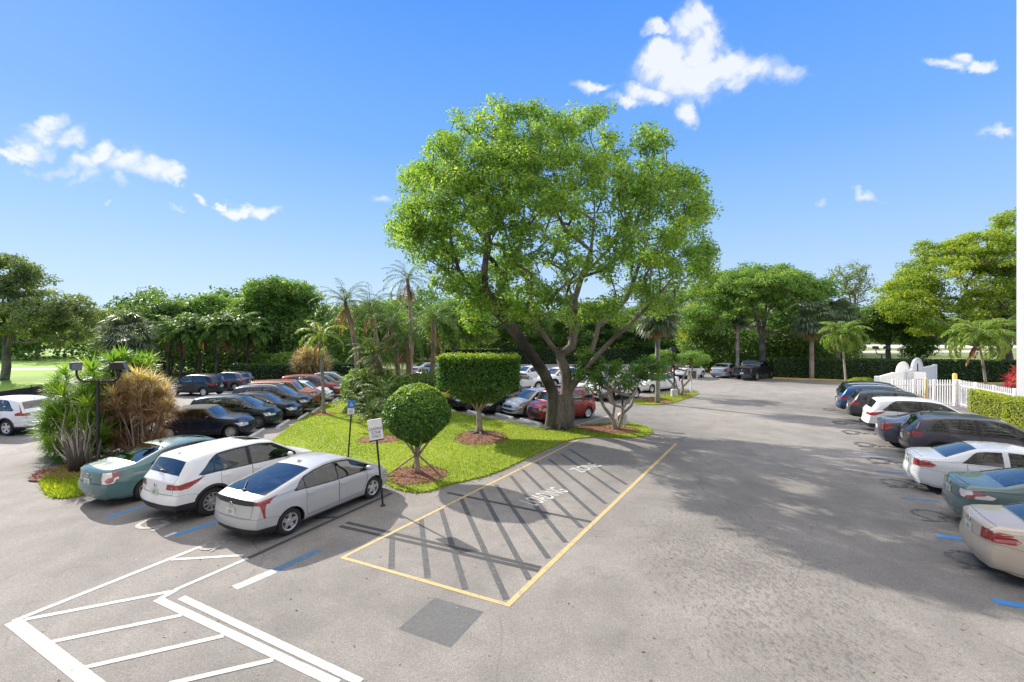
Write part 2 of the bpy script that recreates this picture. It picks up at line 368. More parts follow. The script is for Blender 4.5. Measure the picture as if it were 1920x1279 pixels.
def make_car(name, label, cat, kind, paint, loc, heading, group=None, sx=1.0, sz=1.0, rim='alloy', light='red', fine=True, roof=None, roofrails=False, sunroof=False, plate=True, seats='seat', blackpillar=True, spoke=None, lampcol=None):
    S = dict(SPEC[kind])
    L, W = S['L'], S['W']; W2 = W/2
    root = thing(name, label, cat, (loc[0], loc[1], 0.006), heading, group)
    Tf, Bf = sfn(S['T'], .05), sfn(S['B'], .12)
    z0 = S['z0']; xr = L-S['fo']-S['wb']; xf = L-S['fo']
    step = .07 if fine else .12
    xs = set(np.round(np.arange(0, L+1e-6, step), 3)) | {L, .02, .05, L-.03, L-.08}
    keys = [S['rg'][0], S['rg'][1], S['ws'][0], S['ws'][1]]
    xs = sorted([x for x in xs if all(abs(x-k) > .018 for k in keys)]+keys)
    xs = np.array(xs); N = len(xs)
    NG, NR = 5, 8
    def section(x):
        c = L/2; tt = abs(x-c)/c
        w = W2*(1-.10*tt**5-.02*tt**2); B = float(Bf(x)); T = max(float(Tf(x)), B+.035); h = T-B
        zz = z0+.04*sstep((x-(L-.5))/.5)+.05*sstep((.5-x)/.5)
        crown = .030*min(1, h/.1); rr = min(.095, h*.45); ysh = w-.03
        ct = T-crown
        yc = ysh-.012-S['tum']*max(0, h-.05)
        s = [(w-.13, zz), (w-.05, zz+.02), (w-.018, zz+.10), (w-.001, zz+.22), (w-.016, .5*(zz+B)+.03), (w-.001, B-.15), (w-.016, B-.07), (ysh, B-.012)]
        p0 = (ysh-.010, B+.006); p1 = (yc+.03*min(1, h/.2), ct-rr)
        if p1[1] < p0[1]+.002: p1 = (p1[0], p0[1]+.002)
        for k in range(NG+1):
            u = k/NG; bulge = .018*math.sin(math.pi*u)*min(1, h/.3)
            s.append((p0[0]+(p1[0]-p0[0])*u+bulge, p0[1]+(p1[1]-p0[1])*u))
        p2 = (yc-rr*.95, ct+.12*crown); pc = (yc+.004, ct-.05*rr)
        for k in (1, 2, 3):
            u = k/3; s.append(tuple((1-u)**2*p1[i]+2*u*(1-u)*pc[i]+u*u*p2[i] for i in (0, 1)))
        for k in range(1, NR+1):
            y = p2[0]*(1-k/NR); s.append((y, p2[1]+(T-p2[1])*(1-(y/p2[0])**2)))
        return s
    secs = [section(x) for x in xs]; Mn = len(secs[0]); jP2 = Mn-1-NR
    ring = 2*Mn-1
    V = []
    for x, s in zip(xs, secs):
        for y, z in s: V.append([x, -y, z])
        for y, z in reversed(s[:-1]): V.append([x, y, z])
    Fc = []
    for i in range(N-1):
        for j in range(ring-1):
            Fc.append((i*ring+j, (i+1)*ring+j, (i+1)*ring+j+1, i*ring+j+1))
    ratios = [s for s in np.linspace(1, -1, 2*NR+1)]
    for e, flip in ((0, False), (N-1, True)):
        b = e*ring; s = secs[e]; rows = []
        for j in range(jP2):
            row = [b+j]
            for c in ratios[1:-1]:
                row.append(len(V)); V.append([xs[e], -s[j][0]*c, s[j][1]])
            row.append(b+ring-1-j); rows.append(row)
        rows.append([b+j for j in range(jP2, ring-jP2)])
        for r0, r1 in zip(rows[:-1], rows[1:]):
            for k in range(len(r0)-1):
                f = (r0[k], r0[k+1], r1[k+1], r1[k])
                Fc.append(f if flip else f[::-1])
    V = np.array(V)
    # plan curvature and profile of the two ends
    ay = np.abs(V[:, 1])/W2; zz = V[:, 2].copy()
    x0 = V[:, 0].copy()
    wf = sstep((x0-(L-.60))/.60); wr = sstep((.55-x0)/.55)
    zn = zz/float(Tf(L-.1))
    nose = .12*np.clip((zn-.62)/.4, 0, 1)**1.5 + .08*np.clip((.55-zn)/.4, 0, 1)**2
    tailp = -.035*np.clip((zz-.55)/.5, 0, 1) - .10*np.clip((.42-zz)/.25, 0, 1) + .05*np.exp(-((zz-.52)/.12)**2)
    for xc in (xr, xf):
        fl_ = .026*np.exp(-(np.abs(x0-xc)/(S['R']+.14))**4)*sstep((S['R']*2+.32-zz)/.25)*(np.abs(V[:, 1]) > W2*.8)
        V[:, 1] += np.sign(V[:, 1])*fl_
    V[:, 0] += -wf*(S['bowf']*ay**2.6+nose) + wr*(S['bowr']*ay**2.8-tailp)
    # glass bow
    wtop = np.clip((zz-1.0)/.3, 0, 1)*(1-ay**2)
    V[:, 0] += .06*wtop*np.exp(-((x0-(S['ws'][0]+S['ws'][1])/2)/.45)**2)
    bm = bmesh.new()
    vs = [bm.verts.new(p) for p in V]; bm.verts.ensure_lookup_table()
    lay = bm.faces.layers.int.new('sec')
    for k, f in enumerate(Fc):
        try: ff = bm.faces.new([vs[i] for i in f])
        except ValueError: continue
        ff.smooth = True
        if k < (N-1)*(ring-1):
            i, j = divmod(k, ring-1); jj = min(j, ring-2-j)
            ff[lay] = 1 + (0 if jj < 8 else 1 if jj < jP2-1 else 2) + 10*(1 if (xs[i] >= S['rg'][0]-1e-6 and xs[i+1] <= S['rg'][1]+1e-6) else 2 if (xs[i] >= S['ws'][0]-1e-6 and xs[i+1] <= S['ws'][1]+1e-6) else 0)
        else: ff[lay] = 9
    bm.normal_update()
    nl = bm.verts.layers.float_vector.new('n0')
    for v in bm.verts: v[nl] = v.normal
    def side(f): return abs(f.normal.y) > .45
    def wside(f): return abs(f.normal.y) > .2 and f.calc_center_median().z > 0
    def rear(f): return f.calc_center_median().x < .75 and f.normal.x < -.25
    def front(f): return f.calc_center_median().x > L-.9 and f.normal.x > .25
    def topf(f): return f.normal.z > .3
    # polygons ------------------------------------------------------
    def dlo_poly(x0_, x1_, mb_=0.0, mt=0.0):
        X = np.linspace(x0_, x1_, 26)
        zb = Bf(X)+.028-mb_; zt = Tf(X)-.098+mt
        # taper at the rear end of the side glass
        fade = sstep((X-S['dlo'][0])/S.get('fade', .42)); zt = zb+(zt-zb)*(fade**S.get('fexp', .6) if S['dlo'][0] > .45 else 1)
        ok = zt > zb+.012
        X, zb, zt = X[ok], zb[ok], zt[ok]
        return [(a, b) for a, b in zip(X, zb)]+[(a, b) for a, b in zip(X[::-1], zt[::-1])]
    cuts = sorted(S['split']); a, b = S['dlo']
    edges = [a]+cuts+[b]
    segs = []; 
    k = 0
    while k < len(edges)-1:
        x0_, x1_ = edges[k], edges[k+1]
        if x1_-x0_ > .15: segs.append((x0_+.012, x1_-.012))
        k += 1
    allf = lambda: list(bm.faces)
    frame = dlo_poly(a-.03, b+.03, .022, .022)
    glassfilt = lambda f: abs(f.normal.y) > .45 and (f[lay] % 10) in (2, 1, 3) and f[lay] != 9
    cut_polygon(allf(), bm, frame, 0, 2, glassfilt)
    wins = [dlo_poly(*s_) for s_ in segs]
    for wpoly in wins: cut_polygon(allf(), bm, wpoly, 0, 2, glassfilt)
    arch = []
    Ra = S['R']+.045
    for xc in (xr, xf):
        arch.append([(xc+Ra*math.cos(t), S['R']+Ra*math.sin(t)) for t in np.linspace(0, 2*math.pi, 28, endpoint=False)])
    archs = lambda f: abs(f.normal.y) > .3 and f.calc_center_median().z < S['R']+Ra+.2
    for p in arch: cut_polygon(allf(), bm, p, 0, 2, archs)
    clad = []
    if S.get('cladding'):
        for xc in (xr, xf):
            clad.append([(xc+(Ra+.07)*math.cos(t), S['R']+(Ra+.07)*math.sin(t)) for t in np.linspace(0, 2*math.pi, 28, endpoint=False)])
        for p in clad: cut_polygon(allf(), bm, p, 0, 2, archs)
    doors = []
    ds = S['doors']
    def zarch(x, xc):  # top of the arch cut at x
        d = abs(x-xc); r = Ra+.05
        return S['R']+math.sqrt(max(0, r*r-d*d)) if d < r else 0
    for k in range(len(ds)-1):
        X = np.linspace(ds[k], ds[k+1], 12)
        bot = [max(z0+.14, zarch(x, xr) if k == 0 else 0, zarch(x, xf)) for x in X]
        top = Bf(X)+.004
        doors.append([(u, v) for u, v in zip(X, bot)]+[(u, v) for u, v in zip(X[::-1], top[::-1])])
    if fine:
        for p in doors: cut_polygon(allf(), bm, p, 0, 2, side)
    cut_polygon(allf(), bm, S['tail'], 0, 2, lambda f: abs(f.normal.y) > .04 and abs(f.calc_center_median().y) > W2*.62 and f.calc_center_median().x < 1.0)
    te = S['tailend']; tends = []
    for s_ in (-1, 1):
        p = [(s_*te[0], te[1]), (s_*(W2+.05), te[1]), (s_*(W2+.05), te[2]), (s_*(te[0]+.03), te[2])]
        tends.append(p); cut_polygon(allf(), bm, p, 1, 2, rear)
    zt_ = float(Tf(L-.3)); hb = float(Bf(L-.3))
    zh1, zh0 = hb-.04, hb-.19
    heads = [(L-.62, zh1-.005), (L+.1, zh1+.02), (L+.1, zh0), (L-.32, zh0+.02)]
    cut_polygon(allf(), bm, heads, 0, 2, lambda f: abs(f.normal.y) > .35 and f.calc_center_median().x > L-1.0)
    hends = []
    for s_ in (-1, 1):
        p = [(s_*(W2*.56), zh0+.02), (s_*(W2+.05), zh0), (s_*(W2+.05), zh1+.02), (s_*(W2*.52), zh1-.02)]
        hends.append(p); cut_polygon(allf(), bm, p, 1, 2, front)
    gr = [(-W2*.48, zh0+.01), (W2*.48, zh0+.01), (W2*.44, zh1-.015), (-W2*.44, zh1-.015)]
    lg = [(-W2*.62, z0+.12), (W2*.62, z0+.12), (W2*.52, zh0-.10), (-W2*.52, zh0-.10)]
    cut_polygon(allf(), bm, gr, 1, 2, front); cut_polygon(allf(), bm, lg, 1, 2, front)
    zl = S['lower']
    lowp = [(-.5, zl-.0), (-.5, -.3), (xr-.2, -.3), (xr-.2, zl)]
    cut_polygon(allf(), bm, lowp, 0, 2, lambda f: f.calc_center_median().x < xr and f.calc_center_median().z < zl+.25)
    bz = te[1]-.02 if te[1] < .9 else .62
    bz = min(bz, .74)
    bump_p = [(-.5, -.3), (xr-Ra*.75, -.3), (xr-Ra*.8, bz-.06), (.30, bz), (-.5, bz)]
    if fine: cut_polygon(allf(), bm, bump_p, 0, 2, lambda f: f.calc_center_median().x < xr)
    zlid = float(Tf(.15))
    lid = [(-W2*.70, bz+.01), (W2*.70, bz+.01), (W2*.74, zlid+.2), (-W2*.74, zlid+.2)]
    if fine: cut_polygon(allf(), bm, lid, 1, 2, rear)
    hood = [(S['ws'][1]+.03, -W2*.80), (L-.22, -W2*.62), (L-.12, 0), (L-.22, W2*.62), (S['ws'][1]+.03, W2*.80)]
    cut_polygon(allf(), bm, hood, 0, 1, lambda f: f.normal.z > .3 and f.calc_center_median().x > S['ws'][1]-.1)
    if sunroof:
        srp = [(S['ws'][0]-.62, -.36), (S['ws'][0]-.12, -.36), (S['ws'][0]-.12, .36), (S['ws'][0]-.62, .36)]
        cut_polygon(allf(), bm, srp, 0, 1, lambda f: f.normal.z > .6)
    # window inset from corners for front and rear glass
    bm.normal_update()
    # classify --------------------------------------------------------
    faces = [f for f in bm.faces]
    C = np.array([f.calc_center_median()[:] for f in faces]); Nn = np.array([f.normal[:] for f in faces]); LY = np.array([f[lay] for f in faces])
    X, Y, Zc = C[:, 0], C[:, 1], C[:, 2]
    nm = {0: 'body'}; lab = np.zeros(len(faces), int)
    def setl(mask, idx, name_): nm[idx] = name_; lab[mask] = idx
    grp = LY % 10; zone = LY//10
    sidem = np.abs(Nn[:, 1]) > .45
    gf = sidem & (LY != 9)
    low = (X < xr) & (Zc < zl)
    setl((Nn[:, 2] > .3) & inpoly(X, Y, hood), 60, 'hood')
    if fine:
        for k, p in enumerate(doors):
            mk = sidem & inpoly(X, Zc, p)
            setl(mk & (Y < 0), 20+2*k, 'door'); setl(mk & (Y > 0), 21+2*k, 'door')
    inframe = gf & inpoly(X, Zc, frame)
    setl(inframe & (Y < 0), 1, 'window_frame'); setl(inframe & (Y > 0), 2, 'window_frame')
    for k, p in enumerate(wins):
        mk = gf & inpoly(X, Zc, p)
        setl(mk & (Y < 0), 30+2*k, 'window'); setl(mk & (Y > 0), 31+2*k, 'window')
    rearm = (X < .75) & (Nn[:, 0] < -.25)
    frontm = (X > L-.9) & (Nn[:, 0] > .25)
    if fine:
        setl(inpoly(X, Zc, bump_p) & (X < xr) & (lab == 0), 50, 'rear_bumper')
        setl(rearm & inpoly(Y, Zc, lid) & (Zc < zlid+.05) & (lab == 0) & (zone != 1), 51, 'tailgate')
    if S.get('darkrear'):
        dr = S['darkrear']; setl((LY == 9) & rearm & (Zc > dr[0]+.01) & (Zc < dr[1]) & (np.abs(Y) < te[0]+.1), 52, 'rear_panel')
    setl(low & (lab != 0) | low, 53, 'lower_bumper')
    # glass front and rear: top group in its zone, kept off the corner
    wl = [np.interp(x, xs, [s_[jP2][0] for s_ in secs]) for x in X]
    innr = np.abs(Y) < np.array(wl)-.004
    setl((zone == 1) & (grp == 3) & innr, 54, 'rear_window'); setl((zone == 2) & (grp == 3) & innr, 55, 'windshield')
    for s_, i_, p in ((-1, 40, tends[0]), (1, 41, tends[1])):
        mk = (((np.abs(Nn[:, 1]) > .04) & (np.abs(Y) > W2*.62) & inpoly(X, Zc, S['tail']) & (X < 1.0) & ((Nn[:, 0] > -.55) | (kind == 'liftback') & (np.abs(Y) > te[0]))) | (rearm & inpoly(Y, Zc, p))) & (Y*s_ > 0) & ~((zone == 1) & (grp == 3) & (Nn[:, 2] > .3))
        setl(mk, i_, 'taillight')
        mk = (((np.abs(Nn[:, 1]) > .35) & inpoly(X, Zc, heads) & (X > L-1.0) & (Nn[:, 0] < .6)) | (frontm & inpoly(Y, Zc, hends[(s_+1)//2]))) & (Y*s_ > 0) & (Nn[:, 2] < .75)
        setl(mk, i_+2, 'headlight')
    setl(frontm & (LY == 9) & inpoly(Y, Zc, gr), 44, 'grille'); setl(frontm & (LY == 9) & inpoly(Y, Zc, lg), 45, 'air_intake')
    if clad:
        mk = np.zeros(len(faces), bool)
        for p in clad: mk |= (np.abs(Nn[:, 1]) > .3) & inpoly(X, Zc, p) & (Zc < S['R']+Ra+.2)
        mk |= (Zc < z0+.13) & sidem
        setl(mk & (lab != 53), 46, 'cladding')
    if sunroof: setl((Nn[:, 2] > .6) & inpoly(X, Y, srp) & (grp == 3), 47, 'sunroof')
    if S.get('bed'): setl((Nn[:, 2] > .5) & (X > .06) & (X < 1.95) & (Zc < 1.45) & (np.abs(Y) < W2-.10), 48, 'bed_cover')
    if S.get('cloth'): setl((X < S['ws'][0]-.03) & (Zc > np.array(Bf(X))+.06) & (lab != 54) & ~((lab >= 30) & (lab < 40)), 49, 'cloth_roof')
    kill = np.zeros(len(faces), bool)
    for p in arch: kill |= (np.abs(Nn[:, 1]) > .25) & inpoly(X, Zc, p) & (Zc < S['R']+Ra)
    vn = {}
    bm.verts.index_update()
    for v in bm.verts:
        n_ = Vector(v[nl]); vn[v.index] = n_.normalized() if n_.length > .1 else v.normal.copy()
    pm = {'body': paint, 'window_frame': M['black_trim'] if blackpillar else paint, 'window': M['glass'], 'door': paint, 'hood': paint, 'rear_bumper': paint, 'tailgate': paint,
          'rear_panel': M['black_trim'], 'lower_bumper': M['black_trim'] if zl > .27 else paint, 'rear_window': M['glass'], 'windshield': M['glass_front'], 'taillight': M[light], 'headlight': M['clear'],
          'grille': M['black_trim'], 'air_intake': M['black_trim'], 'cladding': M['black_trim'], 'sunroof': M['glass'], 'bed_cover': M['black_trim'], 'cloth_roof': M['cloth_roof']}
    if roof is not None: pass
    shrink = {'door': .009, 'hood': .008, 'tailgate': .009, 'rear_bumper': .006}
    partobj = {}
    for idx in sorted(set(lab[~kill].tolist())):
        fl = [faces[i] for i in np.nonzero((lab == idx) & ~kill)[0]]
        if len(fl) < 2: continue
        vmap = {}; co = []; no = []; fi = []; ecount = {}
        pn = nm[idx]
        for f in fl:
            ids = []
            for v in f.verts:
                if v.index not in vmap: vmap[v.index] = len(co); co.append(v.co.copy()); no.append(vn[v.index])
                ids.append(vmap[v.index])
            fi.append(ids)
            for a_, b_ in zip(ids, ids[1:]+ids[:1]):
                k_ = (min(a_, b_), max(a_, b_)); ecount.setdefault(k_, []).append(len(fi)-1)
        g = shrink.get(pn, 0)
        if g:
            mv = {}
            for (a_, b_), l_ in ecount.items():
                if len(l_) == 1:
                    fc = sum((co[i] for i in fi[l_[0]]), Vector())/len(fi[l_[0]])
                    ed = (co[b_]-co[a_]); 
                    if ed.length < 1e-6: continue
                    ed.normalize(); d = fc-co[a_]; d -= ed*d.dot(ed)
                    if d.length < 1e-7: continue
                    d.normalize()
                    for q in (a_, b_): mv[q] = mv.get(q, Vector())+d
            for q, d in mv.items():
                if d.length > 1e-6: co[q] = co[q]+d.normalized()*g
        if pn in ('window', 'rear_window', 'windshield'): co = [c-n*.006 for c, n in zip(co, no)]
        if pn in ('taillight', 'headlight'): co = [c+n*.004 for c, n in zip(co, no)]
        me = bpy.data.meshes.new(pn)
        me.from_pydata([c[:] for c in co], [], fi)
        me.materials.append(pm[pn]); 
        for p_ in me.polygons: p_.use_smooth = True
        me.update()
        me.normals_split_custom_set_from_vertices([n[:] for n in no])
        o = bpy.data.objects.new(pn, me); col.objects.link(o); o.parent = root
        partobj[idx] = o
    bm.free()
    parts = list(partobj.values())
    # underbody block
    mb = MB(); U = []; xs2 = sorted(set(list(np.arange(.16, L-.2, .12))+[xr-Ra-.01, xr-Ra, xr+Ra, xr+Ra+.01, xf-Ra-.01, xf-Ra, xf+Ra, xf+Ra+.01]))
    for x in xs2:
        tt = abs(x-L/2)/(L/2); w = W2*(1-.10*tt**5)-.07-.14*sstep((x-(L-.7))/.7)-.07*sstep((.5-x)/.5)
        if abs(x-xr) <= Ra+1e-6 or abs(x-xf) <= Ra+1e-6: w = min(w, W2-.30)
        zt2 = min(float(Bf(x))-.10, float(Tf(x))-.12)
        U.append([(x, -w, z0+.03), (x, w, z0+.03), (x, w, zt2), (x, -w, zt2)])
    V = [p for u in U for p in u]; Fc = []
    for i in range(len(U)-1):
        for k in range(4): Fc.append((i*4+k, i*4+(k+1) % 4, (i+1)*4+(k+1) % 4, (i+1)*4+k))
    Fc += [(0, 3, 2, 1), tuple(len(V)-4+k for k in range(4))]
    mb.add(V, Fc); parts.append(mb.build('underbody', M['inner'], root))
    # seats, dashboard
    zb = float(Bf(L/2))-.10; sm = M[seats]
    xfs = S['ws'][0]-.30
    for s_ in (-1, 1):
        mb = MB(); mb.box((xfs-.25, s_*.36, zb+.16), (.14, .46, .42), Matrix.Rotation(-.25, 3, 'Y'), taper=.85)
        mb.box((xfs-.34, s_*.36, zb+.38), (.10, .26, .16), Matrix.Rotation(-.2, 3, 'Y'), taper=.8)
        parts.append(mb.build('seat', sm, root))
    if kind != 'pickup':
        mb = MB(); xb = max(S['dlo'][0]+.25, S['rg'][0]+.45)
        mb.box((xb, 0, zb+.12), (.16, 1.15, .30), Matrix.Rotation(-.3, 3, 'Y'), taper=.92)
        for s_ in (-1, 1): mb.box((xb-.06, s_*.34, zb+.30), (.09, .24, .12), taper=.8)
        parts.append(mb.build('rear_seat', sm, root))
    mb = MB(); mb.box((S['ws'][1]-.25, 0, zb+.04), (.5, W-.36, .10), taper=.9); mb.tube([(xfs+.42+.0*k, .36+.17*math.cos(t), zb+.12+.17*math.sin(t)) for k, t in enumerate(np.linspace(0, 6.28, 15))], .016, 6)
    parts.append(mb.build('dashboard', M['black_trim'], root))
    # mirrors
    for s_ in (-1, 1):
        mb = MB(); xm = S['ws'][1]-.38; zm = float(Bf(xm))+.09
        ym = W2-.03
        pr = [(0.001, -.075), (.05, -.06), (.075, 0), (.07, .05), (.02, .07), (.001, .072)]
        for (r_, h_), in zip(pr): pass
        b = len(mb.v)
        mb.lathe(pr, 12, 'x')
        mb.v = [(xm+v[0]*.9, s_*(ym+.09)+v[1]*1.35, zm+v[2]*.95) for v in mb.v]
        mb.box((xm-.01, s_*(ym+.01), zm-.05), (.09, .12, .03), m=1)
        parts.append(mb.build('mirror', [paint if kind != 'suv_box' else M['black_trim'], M['black_trim']], root, True))
    # handles
    if fine:
        for k in range(len(ds)-1):
            for s_ in (-1, 1):
                xh = ds[k]+.14; zh = float(Bf(xh))-.13
                mb = MB(); y_ = W2*(1-.02*(abs(xh-L/2)/(L/2))**2)+.010
                mb.box((xh, s_*y_, zh), (.19, .028, .028)); mb.box((xh-.085, s_*(y_-.012), zh), (.02, .03, .026)); mb.box((xh+.085, s_*(y_-.012), zh), (.02, .03, .026))
                o = mb.build('handle', M['chrome'] if roofrails else paint, partobj.get(20+2*k+(0 if s_ < 0 else 1), root))
        # emblem, fog reflectors, wipers
    xt = -.0
    def rear_x(z): return .035*np.clip((z-.55)/.5, 0, 1)+.10*np.clip((.42-z)/.25, 0, 1)-.05*math.exp(-((z-.52)/.12)**2)
    zp = te[1]+.02 if te[1] < .88 else .78
    if kind in ('convertible', 'cube_van'): zp = .66
    if kind == 'pickup': zp = .72
    if kind == 'liftback': zp = .74
    mb = MB(); mb.box((rear_x(zp)-.012, 0, zp), (.015, .31, .16)); pl = mb.build('license_plate', M['plate'], root); parts.append(pl)
    if plate:
        mb = MB(); mb.box((rear_x(zp)-.022, 0, zp), (.006, .10, .07)); mb.build('plate_art', M['plate_art'], pl)
    mb = MB(); ze = zp+.17 if kind != 'pickup' else 1.05
    mb.lathe([(.03, 0), (.055, -.004), (.06, -.012), (.05, -.016), (.036, -.012)], 20, 'x', (rear_x(ze)-.004, 0, ze)); parts.append(mb.build('emblem', M['chrome'], root, True))
    # antenna fin
    if fine and kind not in ('pickup', 'cube_van', 'convertible'):
        xa = S['rg'][1]+.22; za = float(Tf(xa)); mb = MB()
        mb.add([(xa-.08, -.03, za-.01), (xa+.10, -.02, za-.01), (xa+.10, .02, za-.01), (xa-.08, .03, za-.01), (xa-.07, 0, za+.065)], [(0, 1, 4), (1, 2, 4), (2, 3, 4), (3, 0, 4)])
        parts.append(mb.build('antenna', paint, root))
    if roofrails:
        for s_ in (-1, 1):
            mb = MB(); X = np.linspace(S['rg'][1]+.25, S['ws'][0]-.1, 10)
            yy = [s_*(W2-.03-.012-S['tum']*(float(Tf(x))-float(Bf(x))-.05)-.07) for x in X]
            mb.tube([(x, y, float(Tf(x))+.02+.02*math.sin(math.pi*k/9)) for k, (x, y) in enumerate(zip(X, yy))], .016, 6)
            parts.append(mb.build('roof_rail', M['chrome'] if fine else M['black_trim'], root))
    if kind in ('suv', 'suv_tall', 'crossover', 'liftback', 'suv_box'):
        xw = S['rg'][0]+.03; zw = float(Tf(xw))+.015; dx = (S['rg'][1]-S['rg'][0]); dz = float(Tf(S['rg'][1]))-float(Tf(S['rg'][0]))
        mb = MB(); mb.tube([(xw-.02, .0, zw), (xw+dx*.25, .38, zw+dz*.22+.0)], .011, 6); mb.box((xw-.01, 0, zw), (.06, .07, .04))
        parts.append(mb.build('wiper', M['black_trim'], root))
    for xc in (xr, xf):
        for s_ in (-1, 1): make_wheel(S, s_, root, xc, spoke or S['spoke'], M[rim])
    # shift so the origin is the middle of the car on the ground, then scale
    for o in root.children:
        if o.type == 'MESH':
            o.data.transform(Matrix.Translation((-L/2, 0, 0)))
            for g_ in o.children: g_.data.transform(Matrix.Translation((-L/2, 0, 0)))
        else: o.location.x -= L/2
    root.scale = (sx, 1.0 if sx == 1 else (1+sx)/2, sz)
    root['half'] = 0
    del root['half']
    return root
def car_local(kind, which, sx=1.0):
    S = SPEC[kind]; L = S['L']; x = (L-S['fo']-L/2) if which[0] == 'f' else (L-S['fo']-S['wb']-L/2)
    return x*sx, (S['W']/2-.03)*(1 if which[1] == 'l' else -1)
def by_wheel(kind, which, px, py, hd, sx=1.0):
    """car centre such that the named wheel touches the ground at the photo point"""
    gx, gy = G(px, py); lx, ly = car_local(kind, which, sx); c, s = math.cos(hd), math.sin(hd)
    return (gx-(lx*c-ly*s), gy-(lx*s+ly*c))
def by_tail(kind, px, py, h, hd, sx=1.0, frac=.8):
    gx, gy = G(px, py, h); S = SPEC[kind]; lx, ly = -S['L']/2*sx+.12, -S['W']/2*frac; c, s = math.cos(hd), math.sin(hd)
    return (gx-(lx*c-ly*s), gy-(lx*s+ly*c))
def recolour(car, old, new, skip=()):
    for o in [car]+list(car.children_recursive):
        if o.type == 'MESH':
            for sl in o.material_slots:
                if sl.material == old: sl.link = 'OBJECT'; sl.material = new
# ---------------------------------------------------------------- vegetation
M['leaf_big'] = mat_leaf('leaf_mahogany', [(0, (0.0729, 0.15, 0.0343)), (.55, (0.178, 0.312, 0.0551)), (.9, (0.313, 0.432, 0.0756)), (1, (0.438, 0.462, 0.121))], .52)
M['leaf_dark'] = mat_leaf('leaf_dark', [(0, (0.0476, 0.104, 0.0264)), (.6, (0.106, 0.197, 0.0398)), (1, (0.211, 0.302, 0.0552))], .35)
M['leaf_mid'] = mat_leaf('leaf_mid', [(0, (0.0738, 0.161, 0.0351)), (.6, (0.16, 0.285, 0.0501)), (1, (0.319, 0.411, 0.0752))], .4)
M['leaf_lime'] = mat_leaf('leaf_lime', [(0, (0.0938, 0.172, 0.0198)), (.5, (0.225, 0.328, 0.0297)), (1, (0.413, 0.431, 0.0495))], .42)
M['leaf_olive'] = mat_leaf('leaf_olive', [(0, (0.111, 0.167, 0.0609)), (.6, (0.2, 0.267, 0.0915)), (1, (0.356, 0.378, 0.143))], .35)
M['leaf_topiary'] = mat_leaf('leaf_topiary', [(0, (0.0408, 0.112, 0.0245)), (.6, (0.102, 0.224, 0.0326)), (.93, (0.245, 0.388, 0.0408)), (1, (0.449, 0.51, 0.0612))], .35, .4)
M['leaf_hedge'] = mat_leaf('leaf_hedge_dark', [(0, (0.0234, 0.0572, 0.0143)), (.7, (0.0546, 0.114, 0.0229)), (1, (0.109, 0.172, 0.0286))], .3)
M['leaf_hedge_lime'] = mat_leaf('leaf_hedge_lime', [(0, (0.117, 0.189, 0.0158)), (.6, (0.273, 0.349, 0.0264)), (1, (0.508, 0.48, 0.0528))], .4)
M['palm'] = mat_leaf('palm_frond', [(0, (0.041, 0.0871, 0.0234)), (.6, (0.0871, 0.152, 0.0351)), (1, (0.176, 0.222, 0.0468))], .35)
M['palm_lime'] = mat_leaf('palm_frond_lime', [(0, (0.0945, 0.176, 0.0338)), (.6, (0.176, 0.27, 0.0473)), (1, (0.324, 0.338, 0.081))], .4)
M['palm_grey'] = mat_leaf('palm_frond_grey', [(0, (0.0585, 0.0938, 0.0527)), (.6, (0.117, 0.164, 0.0938)), (1, (0.211, 0.234, 0.129))], .3)
M['palm_dead'] = mat_leaf('palm_dead', [(0, (0.156, 0.09, 0.048)), (.6, (0.288, 0.18, 0.102)), (1, (0.432, 0.3, 0.156))], .3)
M['cord_green'] = mat_leaf('cordyline_green', [(0, (0.06, 0.154, 0.0288)), (.6, (0.18, 0.326, 0.0384)), (1, (0.44, 0.518, 0.0768))], .4)
M['cord_red'] = mat_leaf('cordyline_red', [(0, (.28, .135, .12)), (.4, (.40, .26, .20)), (.7, (.52, .44, .25)), (1, (.62, .58, .33))], .5, tboost=1.4)
M['cord_tan'] = mat_leaf('cordyline_tan', [(0, (.34, .25, .15)), (.5, (.48, .38, .21)), (1, (.60, .50, .28))], .4, tboost=1.3)
M['ti_red'] = mat_leaf('ti_plant_red', [(0, (.22, .02, .03)), (.6, (.40, .05, .07)), (1, (.5, .14, .14))], .4)
M['grass_blade'] = mat_leaf('grass_blade', [(0, (0.109, 0.178, 0.0149)), (.6, (0.238, 0.327, 0.0223)), (.95, (0.401, 0.446, 0.0446)), (1, (0.62, 0.446, 0.149))], .45)
M['mulch_chip'] = mat_leaf('mulch_chip', [(0, (0.14, 0.0525, 0.033)), (.6, (0.336, 0.135, 0.0825)), (1, (0.532, 0.3, 0.195))], .05, .9)
M['bark'] = mat_bark('bark_grey', (.11, .09, .075), (.28, .235, .195))
M['bark_darker'] = mat_bark('bark_grey_darker', (.045, .04, .034), (.16, .135, .11))  # bark in darker tones, for the left stem
M['bark_dark'] = mat_bark('bark_dark', (.05, .042, .035), (.14, .115, .09))
M['bark_palm'] = mat_bark('bark_palm', (.26, .18, .13), (.46, .34, .26), (3, 3, 9), .8)
M['bark_pale'] = mat_bark('bark_pale', (.24, .20, .165), (.42, .36, .30), (3, 3, 7), .5)
M['bark_palmgrey'] = mat_bark('bark_palmgrey', (.22, .20, .17), (.36, .33, .28), (2, 2, 8), .4)
M['core'] = mat_simple('dark_core_fill', (.012, .02, .008), .95)  # near-black colour of the solid cores added to block light inside foliage

